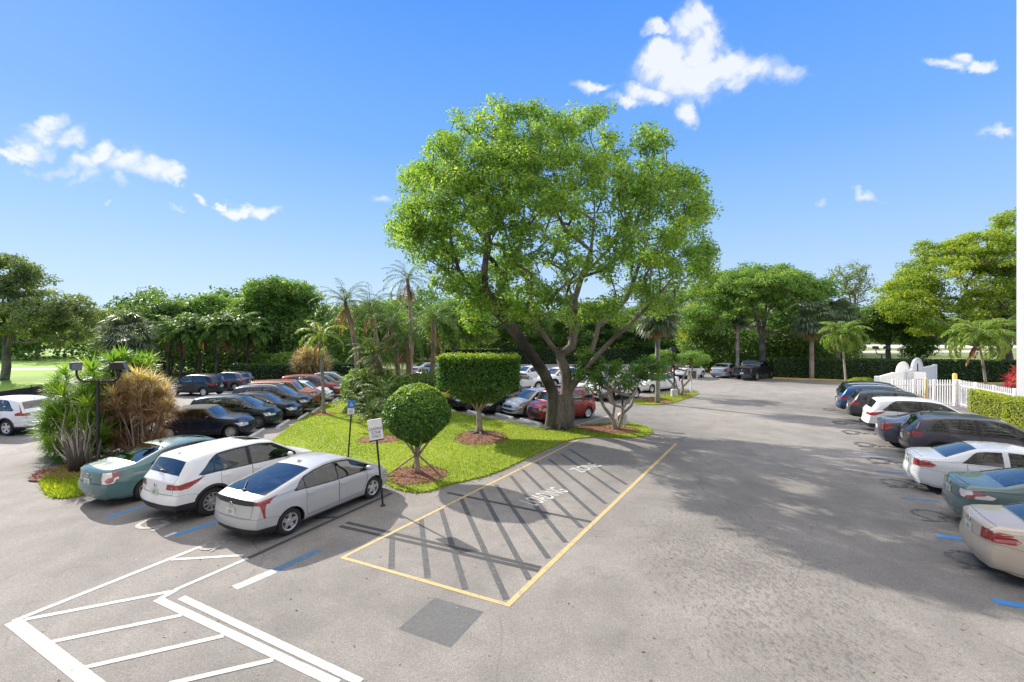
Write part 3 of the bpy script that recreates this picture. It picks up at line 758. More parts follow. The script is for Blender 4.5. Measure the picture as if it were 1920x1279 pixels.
def unit(v): return v/np.maximum(np.linalg.norm(v, axis=-1, keepdims=True), 1e-9)
def leaf_quads(P, Nrm, size, aspect=.5, g=None, down=0.0):
    """one bent diamond leaf per point: returns vertices (n*4,3)"""
    g = g or rng
    n = len(P); t = unit(np.cross(Nrm, g.normal(size=(n, 3)))+np.array([0, 0, -down])); b = unit(np.cross(Nrm, t))
    s = np.asarray(size).reshape(-1, 1)*np.ones((n, 1))
    V = np.stack([P-t*s*.5, P-b*s*aspect*.5+t*s*.05, P+t*s*.5-Nrm*s*.12, P+b*s*aspect*.5+t*s*.05], 1)
    return V.reshape(-1, 3)
class Leaves:
    def __init__(s): s.V = []; s.r = []
    def add(s, V, r): s.V.append(np.asarray(V).reshape(-1, 3)); s.r.append(np.asarray(r))
    def build(s, name, mat, parent=None):
        V = np.concatenate(s.V); n = len(V)//4
        return mesh_np(name, V, np.arange(n*4).reshape(n, 4), mat, parent, False, rnd=np.clip(np.concatenate(s.r), 0, 1))
def clump_leaves(lv, centers, radii, per, size, flat=.75, upb=.45, rj=.25, g=None, aspect=.5):
    g = g or rng
    for c, r in zip(centers, radii):
        n = max(3, int(per*(r/np.mean(radii))**2)); d = unit(g.normal(size=(n, 3)))
        rad = g.random(n)**.45
        P = c+d*rad[:, None]*r*np.array([1, 1, flat])
        Nn = unit(d*.55+np.array([0, 0, upb])+g.normal(size=(n, 3))*.45)
        base = g.random()
        lv.add(leaf_quads(P, Nn, size*g.uniform(.7, 1.3, n), aspect, g), base*.45+g.random(n)*.55)
class Skeleton:
    """branches grown from hand-placed limbs to every leaf clump"""
    def __init__(s, limbs, step=.5):
        s.P = []; s.par = []; s.cnt = None
        for limb in limbs:
            pts = np.array(limb, float); seg = []
            for a, b in zip(pts[:-1], pts[1:]):
                k = max(1, int(np.linalg.norm(b-a)/step)); seg += [a+(b-a)*i/k for i in range(k)]
            seg.append(pts[-1])
            if not s.P: prev = -1
            else:
                d = np.linalg.norm(np.array(s.P)-seg[0], axis=1); prev = int(d.argmin())
                if d.min() < step: seg = seg[1:]
            for q in seg: s.P.append(np.array(q)); s.par.append(prev); prev = len(s.P)-1
    def grow(s, targets, g, base, bend=.25, step=.6, minh=None):
        order = np.argsort([np.linalg.norm(t-base) for t in targets]); first = len(s.P)
        s.tips = []
        for i in order:
            t = targets[i]; A = np.array(s.P); d = np.linalg.norm(A-t, axis=1)
            db = np.linalg.norm(A-base, axis=1); pen = np.where(db > np.linalg.norm(t-base)*.95, 5, 0)+np.where(A[:, 2] > t[2]+.3, 2.0, 0)
            if minh is not None: pen = pen+np.where(A[:, 2] < minh, 30, 0)
            k = int((d+pen).argmin()); dist = np.linalg.norm(t-s.P[k]); n = max(1, int(dist/step)); prev = k; a = s.P[k]
            off = g.normal(size=3)*bend*dist*.35+np.array([0, 0, -.08*dist])
            for q in range(1, n+1):
                u = q/n; p = a+(t-a)*u+off*math.sin(math.pi*u)*.8+g.normal(size=3)*.03*dist*(u < 1)
                s.P.append(p); s.par.append(prev); prev = len(s.P)-1
            s.tips.append(prev)
    def mesh(s, mb, R0, Rmin=.02, exp=.5, sides=None, flare=0, rtrunk=None):
        n = len(s.P); cnt = np.zeros(n); kids = [[] for _ in range(n)]
        for i, p in enumerate(s.par):
            if p >= 0: kids[p].append(i)
        for i in range(n-1, -1, -1):
            if not kids[i]: cnt[i] = max(cnt[i], 1)
            if s.par[i] >= 0: cnt[s.par[i]] += cnt[i]
        rad = np.maximum(Rmin, R0*(cnt/cnt[0])**exp)
        for i in range(1, n):
            if s.par[i] >= 0: rad[i] = min(rad[i], rad[s.par[i]]*.985)
        stack = [(0, None)]
        while stack:
            st, pre = stack.pop(); chain = [] if pre is None else [pre]; rr = [] if pre is None else [rad[st]]
            i = st
            while True:
                chain.append(i); rr.append(rad[i])
                if not kids[i]: break
                ks = sorted(kids[i], key=lambda q: -cnt[q])
                for q in ks[1:]: stack.append((q, i))
                i = ks[0]
            if len(chain) > 1:
                r0 = max(rr); sd = 14 if r0 > .15 else 7 if r0 > .06 else 4
                mb.tube([s.P[q] for q in chain], rr, sd, cap=False)

def tree(name, label, base, crown, n_clump, clump_r, per, size, leaf, bark='bark_dark', R0=.35, seed=1, limbs=None, group=None, cat='tree', flat=.7, shell=.5, fork=None, upb=.45, Rmin=.025):
    """crown: ellipsoids (dx,dy,z, rx,ry,rz) relative to the base"""
    g = np.random.default_rng(seed)
    root = thing(name, label, cat, (base[0], base[1], 0), 0, group)
    vol = np.array([c[3]*c[4]*c[5] for c in crown]); vol = vol**.8/np.sum(vol**.8)
    T = []
    while len(T) < n_clump:
        c = crown[g.choice(len(crown), p=vol)]; d = unit(g.normal(size=3)); r = g.random()**(1/3*shell)
        if d[2] < -.35 and g.random() < .7: continue
        T.append(np.array(c[:3])+d*r*np.array(c[3:6]))
    T = np.array(T)
    zc = min(c[2]-c[5]*.6 for c in crown); fk = fork or max(1.0, zc*.55)
    cen = np.mean([c[:3] for c in crown], axis=0)
    if limbs is None:
        limbs = [[(0, 0, -.2), (g.normal()*.1, g.normal()*.1, fk*.5), (cen[0]*.15, cen[1]*.15, fk)]]
        for k in range(4):
            a = k*math.pi/2+g.random()*1.2; rr = np.mean([c[3] for c in crown])*.5
            limbs.append([(cen[0]*.15, cen[1]*.15, fk), (cen[0]*.4+math.cos(a)*rr*.45, cen[1]*.4+math.sin(a)*rr*.45, fk+(cen[2]-fk)*.5), (cen[0]*.8+math.cos(a)*rr, cen[1]*.8+math.sin(a)*rr, fk+(cen[2]-fk)*.95)])
    sk = Skeleton(limbs, .6); sk.grow(T, g, np.array([0, 0, fk*.6]), .3, .8, fk*.8)
    mb = MB(); sk.mesh(mb, R0, Rmin); mb.build('trunk', M[bark], root, True)
    lv = Leaves(); clump_leaves(lv, T, clump_r*g.uniform(.7, 1.3, len(T)), per, size, flat, upb, g=g)
    lv.build('crown', M[leaf], root)
    return root

def frond(lv, o, az, e0, length, droop, n=26, ll=.5, wid=.045, hang=.5, rb=.5, g=None, lift=.0):
    """one feather palm frond"""
    g = g or rng
    m = 12; t = np.linspace(0, 1, m); el = e0-droop*t**1.3
    ds = length/(m-1); hx = np.concatenate([[0], np.cumsum(np.cos(el[:-1])*ds)]); hz = np.concatenate([[0], np.cumsum(np.sin(el[:-1])*ds)])
    ca, sa = math.cos(az), math.sin(az)
    def pt(u): x = np.interp(u, t, hx); return np.stack([o[0]+x*ca, o[1]+x*sa, o[2]+np.interp(u, t, hz)], -1)
    S = np.array([-sa, ca, 0.])
    A = pt(t); w = np.linspace(.035, .01, m)[:, None]
    up = np.array([0, 0, 1.])
    V = np.stack([A[:-1]-S*w[:-1], A[:-1]+S*w[:-1], A[1:]+S*w[1:], A[1:]-S*w[1:]], 1); lv.add(V, np.full(m-1, rb))
    u = np.linspace(.13, .99, n); Pn = pt(u); e = np.interp(u, t, el)
    fw = np.stack([np.cos(e)*ca, np.cos(e)*sa, np.sin(e)], -1)
    L = ll*np.sin(np.pi*np.clip(u*.86+.12, 0, 1))**.6*g.uniform(.85, 1.15, n)
    for s in (-1, 1):
        d = unit(S*s*.8+fw*.55+up*(.25-hang*.5+lift)+g.normal(size=(n, 3))*.10)
        mid = Pn+d*L[:, None]*.5; tip = mid+unit(d-up*hang)*L[:, None]*.5
        q = unit(np.cross(d, up+g.normal(size=(n, 3))*.3))*wid
        V = np.stack([Pn, mid-q, tip, mid+q], 1); lv.add(V, rb*.4+g.random(n)*.6)
def feather_palm(name, label, base, top, n, length, ll=.5, seed=1, leaf='palm', bark='bark_palm', R=(.16, .10), droop=1.7, dead=0, group=None, lean=None, wid=.045, hang=.5, shaft=None, cat='palm tree', nl=26):
    g = np.random.default_rng(seed)
    root = thing(name, label, cat, (base[0], base[1], 0), 0, group)
    bx, by = base[0], base[1]; tp = np.array([top[0]-bx, top[1]-by, top[2]])
    pts = []
    for u in np.linspace(0, 1, 14):
        c = np.array([tp[0]*u**1.5, tp[1]*u**1.5, tp[2]*u-.1*(1-u)]); c[:2] += (lean or 0)*math.sin(math.pi*u)*np.array([1, .3]); pts.append(c)
    mb = MB(); rr = np.linspace(R[0], R[1], 14); rr[0] *= 1.5; rr[1] *= 1.1
    mb.tube(pts, rr, 10); mb.build('trunk', M[bark], root, True)
    if shaft:
        mb = MB(); mb.tube([tp-np.array([0, 0, .2]), tp+np.array([0, 0, shaft*.4]), tp+np.array([0, 0, shaft])], [R[1]*1.15, R[1]*1.0, R[1]*.4], 10)
        mb.build('crownshaft', M['palm_lime'], root, True); tp = tp+np.array([0, 0, shaft*.85])
    lv = Leaves()
    for k in range(n):
        u = (k+.5)/n; az = k*2.39996+g.normal()*.15
        frond(lv, tp, az, 1.35-1.5*u+g.normal()*.08, length*g.uniform(.85, 1.1), droop*(.65+.45*u), nl, ll, wid, hang, g.random(), g)
    lv.build('crown', M[leaf], root)
    if dead:
        lv = Leaves()
        for k in range(dead):
            az = g.random()*6.28
            frond(lv, tp-np.array([0, 0, .2+.4*g.random()]), az, -.7-g.random()*.5, length*g.uniform(.45, .8), .6, 18, ll*.55, wid*.8, 1.3, g.random(), g)
        lv.build('dead_fronds', M['palm_dead'], root)
    return root
def fan_palm(name, label, base, h, n, pet, blade, seed=1, leaf='palm_grey', bark='bark_palmgrey', R=(.17, .14), dead=6, group=None, lean=(0, 0), bw=.06):
    g = np.random.default_rng(seed)
    root = thing(name, label, 'palm tree', (base[0], base[1], 0), 0, group)
    mb = MB(); mb.tube([(lean[0]*u*u, lean[1]*u*u, h*u-.1) for u in np.linspace(0, 1, 10)], np.linspace(R[0], R[1], 10), 10); mb.build('trunk', M[bark], root, True)
    o = np.array([lean[0], lean[1], h])
    def leaf_(lv, az, el, rbv, scale=1.0):
        ca, sa = math.cos(az), math.sin(az); d = np.array([math.cos(el)*ca, math.cos(el)*sa, math.sin(el)]); S = np.array([-sa, ca, 0]); 
        hub = o+d*pet*scale+np.array([0, 0, -.15*pet*max(0, math.cos(el))]); q = S*.02
        lv.add(np.array([o-q, o+q, hub+q, hub-q])[None], [rbv])
        m = 26; a = np.linspace(-2.0, 2.0, m); dd = unit(d+np.array([0, 0, -.25])); 
        D = unit(np.cos(a)[:, None]*dd+np.sin(a)[:, None]*S+g.normal(size=(m, 3))*.05+np.array([0, 0, .12])*np.abs(np.sin(a))[:, None])
        L = blade*scale*(1-.25*np.abs(a)/2)*g.uniform(.9, 1.1, m); nn = unit(np.cross(D, np.cross(dd, S)))
        mid = hub+D*L[:, None]*.6; tip = mid+unit(D+np.array([0, 0, -1.0]))*L[:, None]*.42; w = nn*bw
        lv.add(np.stack([np.repeat(hub[None], m, 0), mid-w, tip, mid+w], 1), rbv*.4+g.random(m)*.6)
    lv = Leaves()
    for k in range(n): leaf_(lv, k*2.39996+g.normal()*.2, 1.4-2.1*(k+.5)/n+g.normal()*.08, g.random())
    lv.build('crown', M[leaf], root)
    if dead:
        lv = Leaves()
        for k in range(dead): leaf_(lv, g.random()*6.28, -.9-.4*g.random(), g.random(), .8)
        lv.build('dead_fronds', M['palm_dead'], root)
    return root
def rosette(lv, o, n, L, w, g, up=.35, rb=None, axis=(0, 0, 1), droop=.5):
    rb = g.random() if rb is None else rb
    ax = unit(np.array(axis, float)); d = unit(g.normal(size=(n, 3)))
    d = unit(d-ax*np.minimum(0, (d@ax))[:, None]*1.6+ax*up); l = L*g.uniform(.7, 1.15, n)[:, None]
    side = unit(np.cross(d, [0, 0, 1.0]+g.normal(size=(n, 3))*.2))*w
    b0 = o+d*.03; mid = b0+d*l*.55; tip = mid+unit(d+np.array([0, 0, -droop]))*l*.5
    r = rb*.5+g.random(n)*.5
    lv.add(np.stack([b0-side*.6, b0+side*.6, mid+side, mid-side], 1), r); lv.add(np.stack([mid-side, mid+side, tip+side*.12, tip-side*.12], 1), r)
def box_leaves(lv, c, size, n, ls, g, rnd_edge=.08, rot=0, lump=.08):
    """leaves scattered in the outer skin of a clipped box"""
    sx, sy, sz = size; ar = np.array([sy*sz, sy*sz, sx*sz, sx*sz, sx*sy]); k = g.choice(5, n, p=ar/ar.sum())
    P = g.uniform(-.5, .5, (n, 3)); Nn = np.zeros((n, 3))
    for i, (ax, s) in enumerate(((0, 1), (0, -1), (1, 1), (1, -1), (2, 1))):
        m = k == i; P[m, ax] = s*.5; Nn[m, ax] = s
    P = P*np.array(size); P += -Nn*g.random((n, 1))**1.5*lump*2.2+Nn*np.abs(g.normal(size=(n, 1)))*lump*.35
    Nn = unit(Nn*.7+np.array([0, 0, .35])+g.normal(size=(n, 3))*.5)
    cr, sr = math.cos(rot), math.sin(rot); Rm = np.array([[cr, -sr, 0], [sr, cr, 0], [0, 0, 1]])
    lv.add(leaf_quads(P@Rm.T+np.array(c), Nn@Rm.T, ls*g.uniform(.7, 1.3, n), .55, g), g.random(n))
def hedge(name, label, p0, p1, width, height, dens=90, ls=.16, leaf='leaf_hedge', seed=1, group=None, lump=.1):
    g = np.random.default_rng(seed); dx, dy = p1[0]-p0[0], p1[1]-p0[1]; L = math.hypot(dx, dy); rot = math.atan2(dy, dx)
    root = thing(name, label, 'hedge', ((p0[0]+p1[0])/2, (p0[1]+p1[1])/2, 0), rot, group)
    lv = Leaves(); area = 2*L*height+L*width+2*width*height
    box_leaves(lv, (0, 0, height/2), (L, width, height), int(area*dens), ls, g, lump=lump)
    lv.build('foliage', M[leaf], root)
    mb = MB(); mb.box((0, 0, height/2-.06), (L-.2, max(.1, width-.25), height-.16)); mb.build('light_block_core', M['core'], root)  # solid dark core added so light does not pass through the leaves
    return root
def bush(name, label, base, lobes, n, ls, leaf, seed=1, cat='shrub', group=None, upb=.45):
    """leafy shrub: lobes (dx,dy,z,rx,ry,rz)"""
    g = np.random.default_rng(seed); root = thing(name, label, cat, (base[0], base[1], 0), 0, group); lv = Leaves()
    ar = np.array([l[3]*l[4]+l[3]*l[5] for l in lobes]); ar = ar/ar.sum()
    for l, a in zip(lobes, ar):
        m = int(n*a); d = unit(g.normal(size=(m, 3))); r = 1-.35*g.random((m, 1))**1.6
        P = np.array(l[:3])+d*r*np.array(l[3:6])*(1+.10*np.sin(d[:, :1]*9+l[0])*np.cos(d[:, 2:]*7)); ok = P[:, 2] > .03; P = P[ok]; dd = d[ok]
        lv.add(leaf_quads(P, unit(dd*.6+np.array([0, 0, upb])+g.normal(size=dd.shape)*.5), ls*g.uniform(.7, 1.3, len(P)), .5, g), g.random(len(P)))
    lv.build('foliage', M[leaf], root)
    mb = MB()
    for k, l in enumerate(lobes): mb.tube([(l[0]*.2, l[1]*.2, 0), (l[0]*.7, l[1]*.7, l[2]*.6), l[:3]], [.05, .04, .02], 5)
    mb.build('stems', M['bark_dark'], root)
    return root
# ---------------------------------------------------------------- ground
def mat_asphalt():
    m, nt, out = new_mat('asphalt_weathered')
    p = nd(nt, 'ShaderNodeBsdfPrincipled'); v = objco(nt)
    big = noise(nt, .12, 5, .6, v, .4); mid = noise(nt, .9, 6, .65, v, .3); fin = noise(nt, 26, 6, .75, v); gr = noise(nt, 110, 3, .6, v)
    c = ramp(nt, big, [(.3, (.168, .160, .152)), (.7, (.298, .280, .262))])
    c = mixc(nt, c, ramp(nt, mid, [(.3, (.74, .74, .75)), (.7, (1.14, 1.13, 1.11))]), .8, 'MULTIPLY')
    c = mixc(nt, c, ramp(nt, fin, [(.25, (.55, .55, .56)), (.5, (1, 1, 1)), (.8, (1.4, 1.38, 1.35))]), .8, 'MULTIPLY')
    c = mixc(nt, c, ramp(nt, gr, [(.3, (.45, .45, .45)), (.55, (1.0, 1.0, 1.0)), (.75, (1.9, 1.88, 1.85))]), .75, 'MULTIPLY')
    # oil drips and dark stains, thick where cars stop in the lane
    mp = nd(nt, 'ShaderNodeMapping'); mp.inputs['Scale'].default_value = (1, .55, 1); mp.inputs['Rotation'].default_value = (0, 0, .9); nt.links.new(v, mp.inputs['Vector'])
    st = noise(nt, 15, 4, .6, mp.outputs[0], .5); reg = noise(nt, .33, 2, .5, v)
    sep = nd(nt, 'ShaderNodeSeparateXYZ'); nt.links.new(v, sep.inputs[0])
    gx = mth(nt, 'DIVIDE', mth(nt, 'SUBTRACT', sep.outputs[0], 4.6), 3.3); gy = mth(nt, 'DIVIDE', mth(nt, 'SUBTRACT', sep.outputs[1], 9.0), 5.2)
    d2 = mth(nt, 'ADD', mth(nt, 'MULTIPLY', gx, gx), mth(nt, 'MULTIPLY', gy, gy))
    loc_ = mth(nt, 'MULTIPLY', mth(nt, 'SUBTRACT', 1.0, d2, True), .19)
    thr = mth(nt, 'ADD', mth(nt, 'ADD', st, loc_), mth(nt, 'MULTIPLY', reg, .16))
    c = mixc(nt, c, (.085, .078, .070), ramp(nt, thr, [(.76, (0, 0, 0)), (.83, (.5, .5, .5))]))
    st2 = noise(nt, 1.1, 4, .6, v, 1.5)
    c = mixc(nt, c, (.12, .11, .10), ramp(nt, st2, [(.60, (0, 0, 0)), (.74, (.45, .45, .45))]))
    # hairline cracks
    vo = nd(nt, 'ShaderNodeTexVoronoi'); vo.feature = 'DISTANCE_TO_EDGE'; vo.inputs['Scale'].default_value = .33
    wv = mixc(nt, v, noise_col(nt, 1.2, v), .18, 'ADD'); nt.links.new(wv, vo.inputs['Vector'])
    cr = ramp(nt, vo.outputs['Distance'], [(.0, (1, 1, 1)), (.006, (0, 0, 0))]); msk = ramp(nt, noise(nt, .25, 3, .5, v), [(.5, (0, 0, 0)), (.6, (.55, .55, .55))])
    c = mixc(nt, c, (.09, .085, .08), mixc(nt, cr, msk, 1.0, 'MULTIPLY'))
    nt.links.new(c, p.inputs['Base Color']); p.inputs['Roughness'].default_value = .88; p.inputs['Specular IOR Level'].default_value = .3
    hh = mth(nt, 'ADD', gr, mth(nt, 'MULTIPLY', fin, 1.5)); nt.links.new(bump(nt, hh, .5, .006), p.inputs['Normal'])
    nt.links.new(p.outputs[0], out.inputs['Surface']); return m
def noise_col(nt, s, v):
    n = nt.nodes.new('ShaderNodeTexNoise'); n.inputs['Scale'].default_value = s; n.inputs['Detail'].default_value = 4; nt.links.new(v, n.inputs['Vector']); return n.outputs['Color']
def mat_marking(name, colr, wear=.5, under=(.22, .21, .20), amt=.8):
    m, nt, out = new_mat(name); p = nd(nt, 'ShaderNodeBsdfPrincipled'); v = objco(nt)
    n = noise(nt, 9, 8, .75, v); n2 = noise(nt, 60, 3, .7, v)
    s = mth(nt, 'ADD', mth(nt, 'MULTIPLY', n, .7), mth(nt, 'MULTIPLY', n2, .3))
    c = mixc(nt, colr, under, ramp(nt, s, [(wear, (0, 0, 0)), (wear+.12, (amt,)*3)]))
    nt.links.new(c, p.inputs['Base Color']); p.inputs['Roughness'].default_value = .8
    nt.links.new(bump(nt, n2, .3, .004), p.inputs['Normal']); nt.links.new(p.outputs[0], out.inputs['Surface']); return m
def mat_ground(name, stops, scales=(.15, 2.0, 30), bmp=.5):
    m, nt, out = new_mat(name); p = nd(nt, 'ShaderNodeBsdfPrincipled'); v = objco(nt)
    a, b, c_ = (noise(nt, s, 5, .6, v) for s in scales)
    f = mth(nt, 'ADD', mth(nt, 'MULTIPLY', a, .35), mth(nt, 'ADD', mth(nt, 'MULTIPLY', b, .3), mth(nt, 'MULTIPLY', c_, .35)))
    nt.links.new(ramp(nt, f, stops), p.inputs['Base Color']); p.inputs['Roughness'].default_value = .95
    nt.links.new(bump(nt, c_, bmp, .03), p.inputs['Normal']); nt.links.new(p.outputs[0], out.inputs['Surface']); return m
M['asphalt'] = mat_asphalt()
M['patch'] = mat_ground('asphalt_patch', [(.36, (.10, .102, .105)), (.64, (.18, .182, .182))], (.8, 14, 90), .8)
M['black_paint'] = mat_marking('blacked_out_paint', (.045, .046, .05), .58)
M['grey_paint'] = mat_marking('faded_black_paint', (.062, .064, .070), .50, amt=.4)
M['white_paint'] = mat_marking('white_road_paint', (.50, .49, .47), .50)
M['white_worn'] = mat_marking('worn_white_paint', (.46, .46, .45), .48)
M['yellow_paint'] = mat_marking('yellow_road_paint', (.50, .36, .15), .48)
M['yellow_worn'] = mat_marking('worn_yellow_paint', (.5, .38, .14), .46)
M['blue_paint'] = mat_marking('blue_road_paint', (.035, .20, .50), .56)
M['blue_worn'] = mat_marking('worn_blue_paint', (.06, .14, .24), .50)
M['lawn'] = mat_ground('lawn_grass', [(.35, (.13, .19, .012)), (.6, (.24, .30, .018)), (.75, (.33, .37, .03))])
M['park'] = mat_ground('park_grass', [(.35, (.10, .14, .03)), (.6, (.19, .21, .06)), (.75, (.28, .26, .11))])
M['mulch'] = mat_ground('mulch', [(.35, (.12, .045, .03)), (.6, (.30, .13, .09)), (.75, (.42, .25, .18))], (.8, 12, 60), 1)
M['concrete'] = mat_simple('concrete', (.46, .44, .41), .85, var=.2, vscale=5, bmp=.3)
M['wheelstop'] = mat_simple('painted_concrete', (.55, .54, .52), .8, var=.25, vscale=7, bmp=.3)
M['kerb_yellow'] = mat_simple('yellow_kerb_paint', (.62, .44, .12), .7, var=.25, vscale=4)
M['path'] = mat_simple('pale_path', (.50, .46, .42), .9, var=.1, vscale=1)
M['white_wall'] = mat_simple('white_stucco', (.80, .80, .80), .8, var=.03, vscale=2, bmp=.15)
M['white_metal'] = mat_simple('white_metal', (.78, .78, .80), .45, var=.04)
M['black_metal'] = mat_simple('black_metal', (.016, .016, .017), .65, var=.3)
M['lamp_glass'] = mat_simple('lamp_lens', (.12, .12, .125), .25, .2, .3)

def flat(name, z, mat, polys, label=None, cat=None, kind='structure', group=None):
    V, Fc = [], []
    for p in polys:
        p = ccw([tuple(q) for q in p]); b = len(V); V += [(x, y, .004+(z-.004)*.28+.00012*len(Fc)) for x, y in p]; Fc.append(tuple(range(b, b+len(p))))
    return tag(mesh_np(name, V, Fc, mat), label, cat, group, kind)
def strip(a, b, w):
    a, b = np.array(a), np.array(b); d = b-a; d = d/np.linalg.norm(d); n = np.array([-d[1], d[0]])*w/2
    return [a-n, b-n, b+n, a+n]
def pstrip(p, q, w): return strip(G(*p), G(*q), w)

terrain = sheet('grass_ground', [(-400, -60), (400, -60), (400, 500), (-400, 500)], 0.0, M['park'], 'wide grassy ground around the car park')
tag(sheet('park_lawn', [(-140, 24), (-36, 28), (-46, 50), (-42, 58), (-60, 130), (-220, 130)], .002, mat_ground('park_lawn_grass', [(.35, (.12, .22, .02)), (.6, (.22, .34, .03)), (.75, (.32, .40, .06))])), 'bright lawn of the park at the far left')
AS = [(-62, -12), (62, -12), (62, 22), (45, 43.6), G(1700, 722), G(1450, 710), (26, 56), (25, 69), (-9, 69), (-12, 58), (-15, 44), (-26, 42.5), (-45, 47.5), (-34.5, 30.5), (-62, 26)]
sheet('parking_lot', AS, .004, M['asphalt'], 'weathered grey asphalt of the car park and its lanes')
# older dark strips and patches
flat('asphalt_patch', .008, M['patch'], [[G(815, 1121), G(907, 1148), G(845, 1215), G(746, 1180)]], 'square darker asphalt patch below the yellow box')
hs = [((900, 917), (993, 1088)), ((864, 934), (950, 1125)), ((826, 951), (873, 1106)), ((789, 971), (802, 1084)), ((736, 998), (734, 1067)), ((930, 909), (1029, 1048)), ((958, 893), (1061, 1018)), ((980, 881), (1091, 990)), ((1007, 868), (1117, 968)), ((1029, 861), (1136, 945)), ((1052, 851), (1160, 926)), ((1067, 842), (1175, 909))]
flat('blacked_out_hatching', .012, M['grey_paint'], [pstrip(a, b, .125) for a, b in hs], 'faded black diagonal stripes inside the yellow box')
flat('blacked_out_lines', .016, M['black_paint'], [pstrip(a, b, .12) for a, b in (((637, 987), (1010, 1071)), ((650, 980), (1014, 1065)), ((838, 924), (1108, 979)), ((466, 1047), (640, 968)), ((640, 968), (735, 925)), ((590, 972), (637, 970)))], 'long black painted-over lines crossing the bays')
flat('yellow_box_line', .020, M['yellow_paint'], [pstrip((640, 1047), (1098, 818), .09), pstrip((950, 1137), (1268, 832), .11), pstrip((642, 1046), (952, 1135), .09)], 'yellow line round the loading bay')
flat('worn_yellow_line', .020, M['yellow_worn'], [pstrip((1104, 819), (1264, 832), .09)], 'worn yellow line across the far end of the loading bay')
wl = [((24, 1166), (190, 1296), .20), ((295, 1124), (632, 1283), .145), ((340, 1121), (676, 1280), .13), ((24, 1166), (385, 1022), .11), ((45, 1163), (330, 1108), .10), ((326, 1108), (464, 1048), .10), ((300, 1124), (330, 1107), .12), ((322, 1050), (456, 1042), .10), ((85, 1207), (342, 1154), .10), ((153, 1254), (420, 1193), .10), ((315, 1284), (513, 1238), .10), ((308, 1008), (330, 999), .12)]
flat('white_lines', .024, M['white_paint'], [pstrip(a, b, w) for a, b, w in wl], 'white painted crosswalk hatching at the lower left')
flat('worn_white_line', .020, M['white_worn'], [pstrip((440, 1103), (515, 1071), .22), pstrip((1070, 801), (1142, 780), .10), pstrip((1170, 762), (1215, 752), .10)], 'worn white bay lines')
flat('blue_bay_line', .020, M['blue_paint'], [pstrip((200, 970), (297, 942), .13), pstrip((327, 1004), (412, 977), .14), pstrip((1757, 1005), (1830, 1014), .19), pstrip((1862, 1127), (1990, 1149), .19)], 'bright blue disabled bay lines')
flat('worn_blue_line', .018, M['blue_worn'], [pstrip((515, 1071), (598, 1032), .20), pstrip((1690, 934), (1762, 941), .19), pstrip((1642, 884), (1715, 890), .19), pstrip((1605, 851), (1670, 856), .19)], 'worn blue disabled bay lines')
def symbol_polys(c, rot, s):
    P = []; n = 20; a0, a1 = 1.9, 6.6
    for k in range(n):
        a, b = a0+(a1-a0)*k/n, a0+(a1-a0)*(k+1)/n
        P.append([(.38*math.cos(a), .38*math.sin(a)), (.38*math.cos(b), .38*math.sin(b)), (.27*math.cos(b), .27*math.sin(b)), (.27*math.cos(a), .27*math.sin(a))][::-1])
    P += [strip((0, .62), (.04, .12), .10), strip((.04, .16), (.34, .16), .10), strip((.34, .16), (.50, -.28), .10), strip((.0, .40), (.26, .38), .07)]
    P.append([(.10*math.cos(t), .80+.10*math.sin(t)) for t in np.linspace(0, 6.28, 12, endpoint=False)])
    cr, sr = math.cos(rot), math.sin(rot)
    return [[(c[0]+s*(x*cr-y*sr), c[1]+s*(x*sr+y*cr)) for x, y in p] for p in P]
pol = []
for p in ((1820, 1049), (1746, 966), (1680, 906), (1649, 864), (1622, 834), (1597, 811), (1577, 793), (1556, 768)): pol += symbol_polys(G(*p), 1.08+math.pi, 1.1)
M['mid_paint'] = mat_marking('worn_black_paint', (.06, .061, .066), .47, amt=.8)
flat('blacked_out_symbols', .016, M['mid_paint'], pol, 'black painted-over wheelchair symbols beside the right-hand cars')
M['white_faint'] = mat_marking('faint_white_paint', (.42, .42, .41), .40)
flat('wheelchair_symbol', .028, M['white_faint'], symbol_polys(G(290, 981), -.5, 1.0)+symbol_polys(G(395, 1024), -.5, .6), 'worn white wheelchair symbol behind the white car')
def text_mesh(name, body, size, mat, parent=None, sx=1.0, bold=0.0, ext=0.0):
    cu = bpy.data.curves.new(name, 'FONT'); cu.body = body; cu.align_x = 'CENTER'; cu.align_y = 'CENTER'; cu.size = size; cu.offset = bold; cu.extrude = ext; cu.resolution_u = 3
    t = bpy.data.objects.new(name, cu); dg = bpy.context.evaluated_depsgraph_get(); col.objects.link(t)
    me = bpy.data.meshes.new_from_object(t, depsgraph=bpy.context.evaluated_depsgraph_get()); col.objects.unlink(t); bpy.data.objects.remove(t)
    me.name = name; me.materials.clear(); me.materials.append(mat); me.transform(Matrix.Diagonal((sx, 1, 1, 1)))
    o = bpy.data.objects.new(name, me); col.objects.link(o); o.parent = parent; return o
for body, pa, pb, hgt in (('LOADING', (991, 945), (1053, 918), .62), ('ZONE', (1080, 884), (1119, 871), .55)):
    a, b = np.array(G(*pa)), np.array(G(*pb)); d = b-a; w = np.linalg.norm(d)
    o = text_mesh('road_lettering', body, 1.0, M['white_paint'], bold=.008)
    bw = max(v.co.x for v in o.data.vertices)-min(v.co.x for v in o.data.vertices)
    o.scale = (w/bw, hgt/.70, 1); o.rotation_euler = (0, 0, math.atan2(d[1], d[0])); o.location = ((a+b)[0]/2, (a+b)[1]/2, .0125)
    tag(o, 'white word %s painted on the asphalt' % body, None, None, 'structure')

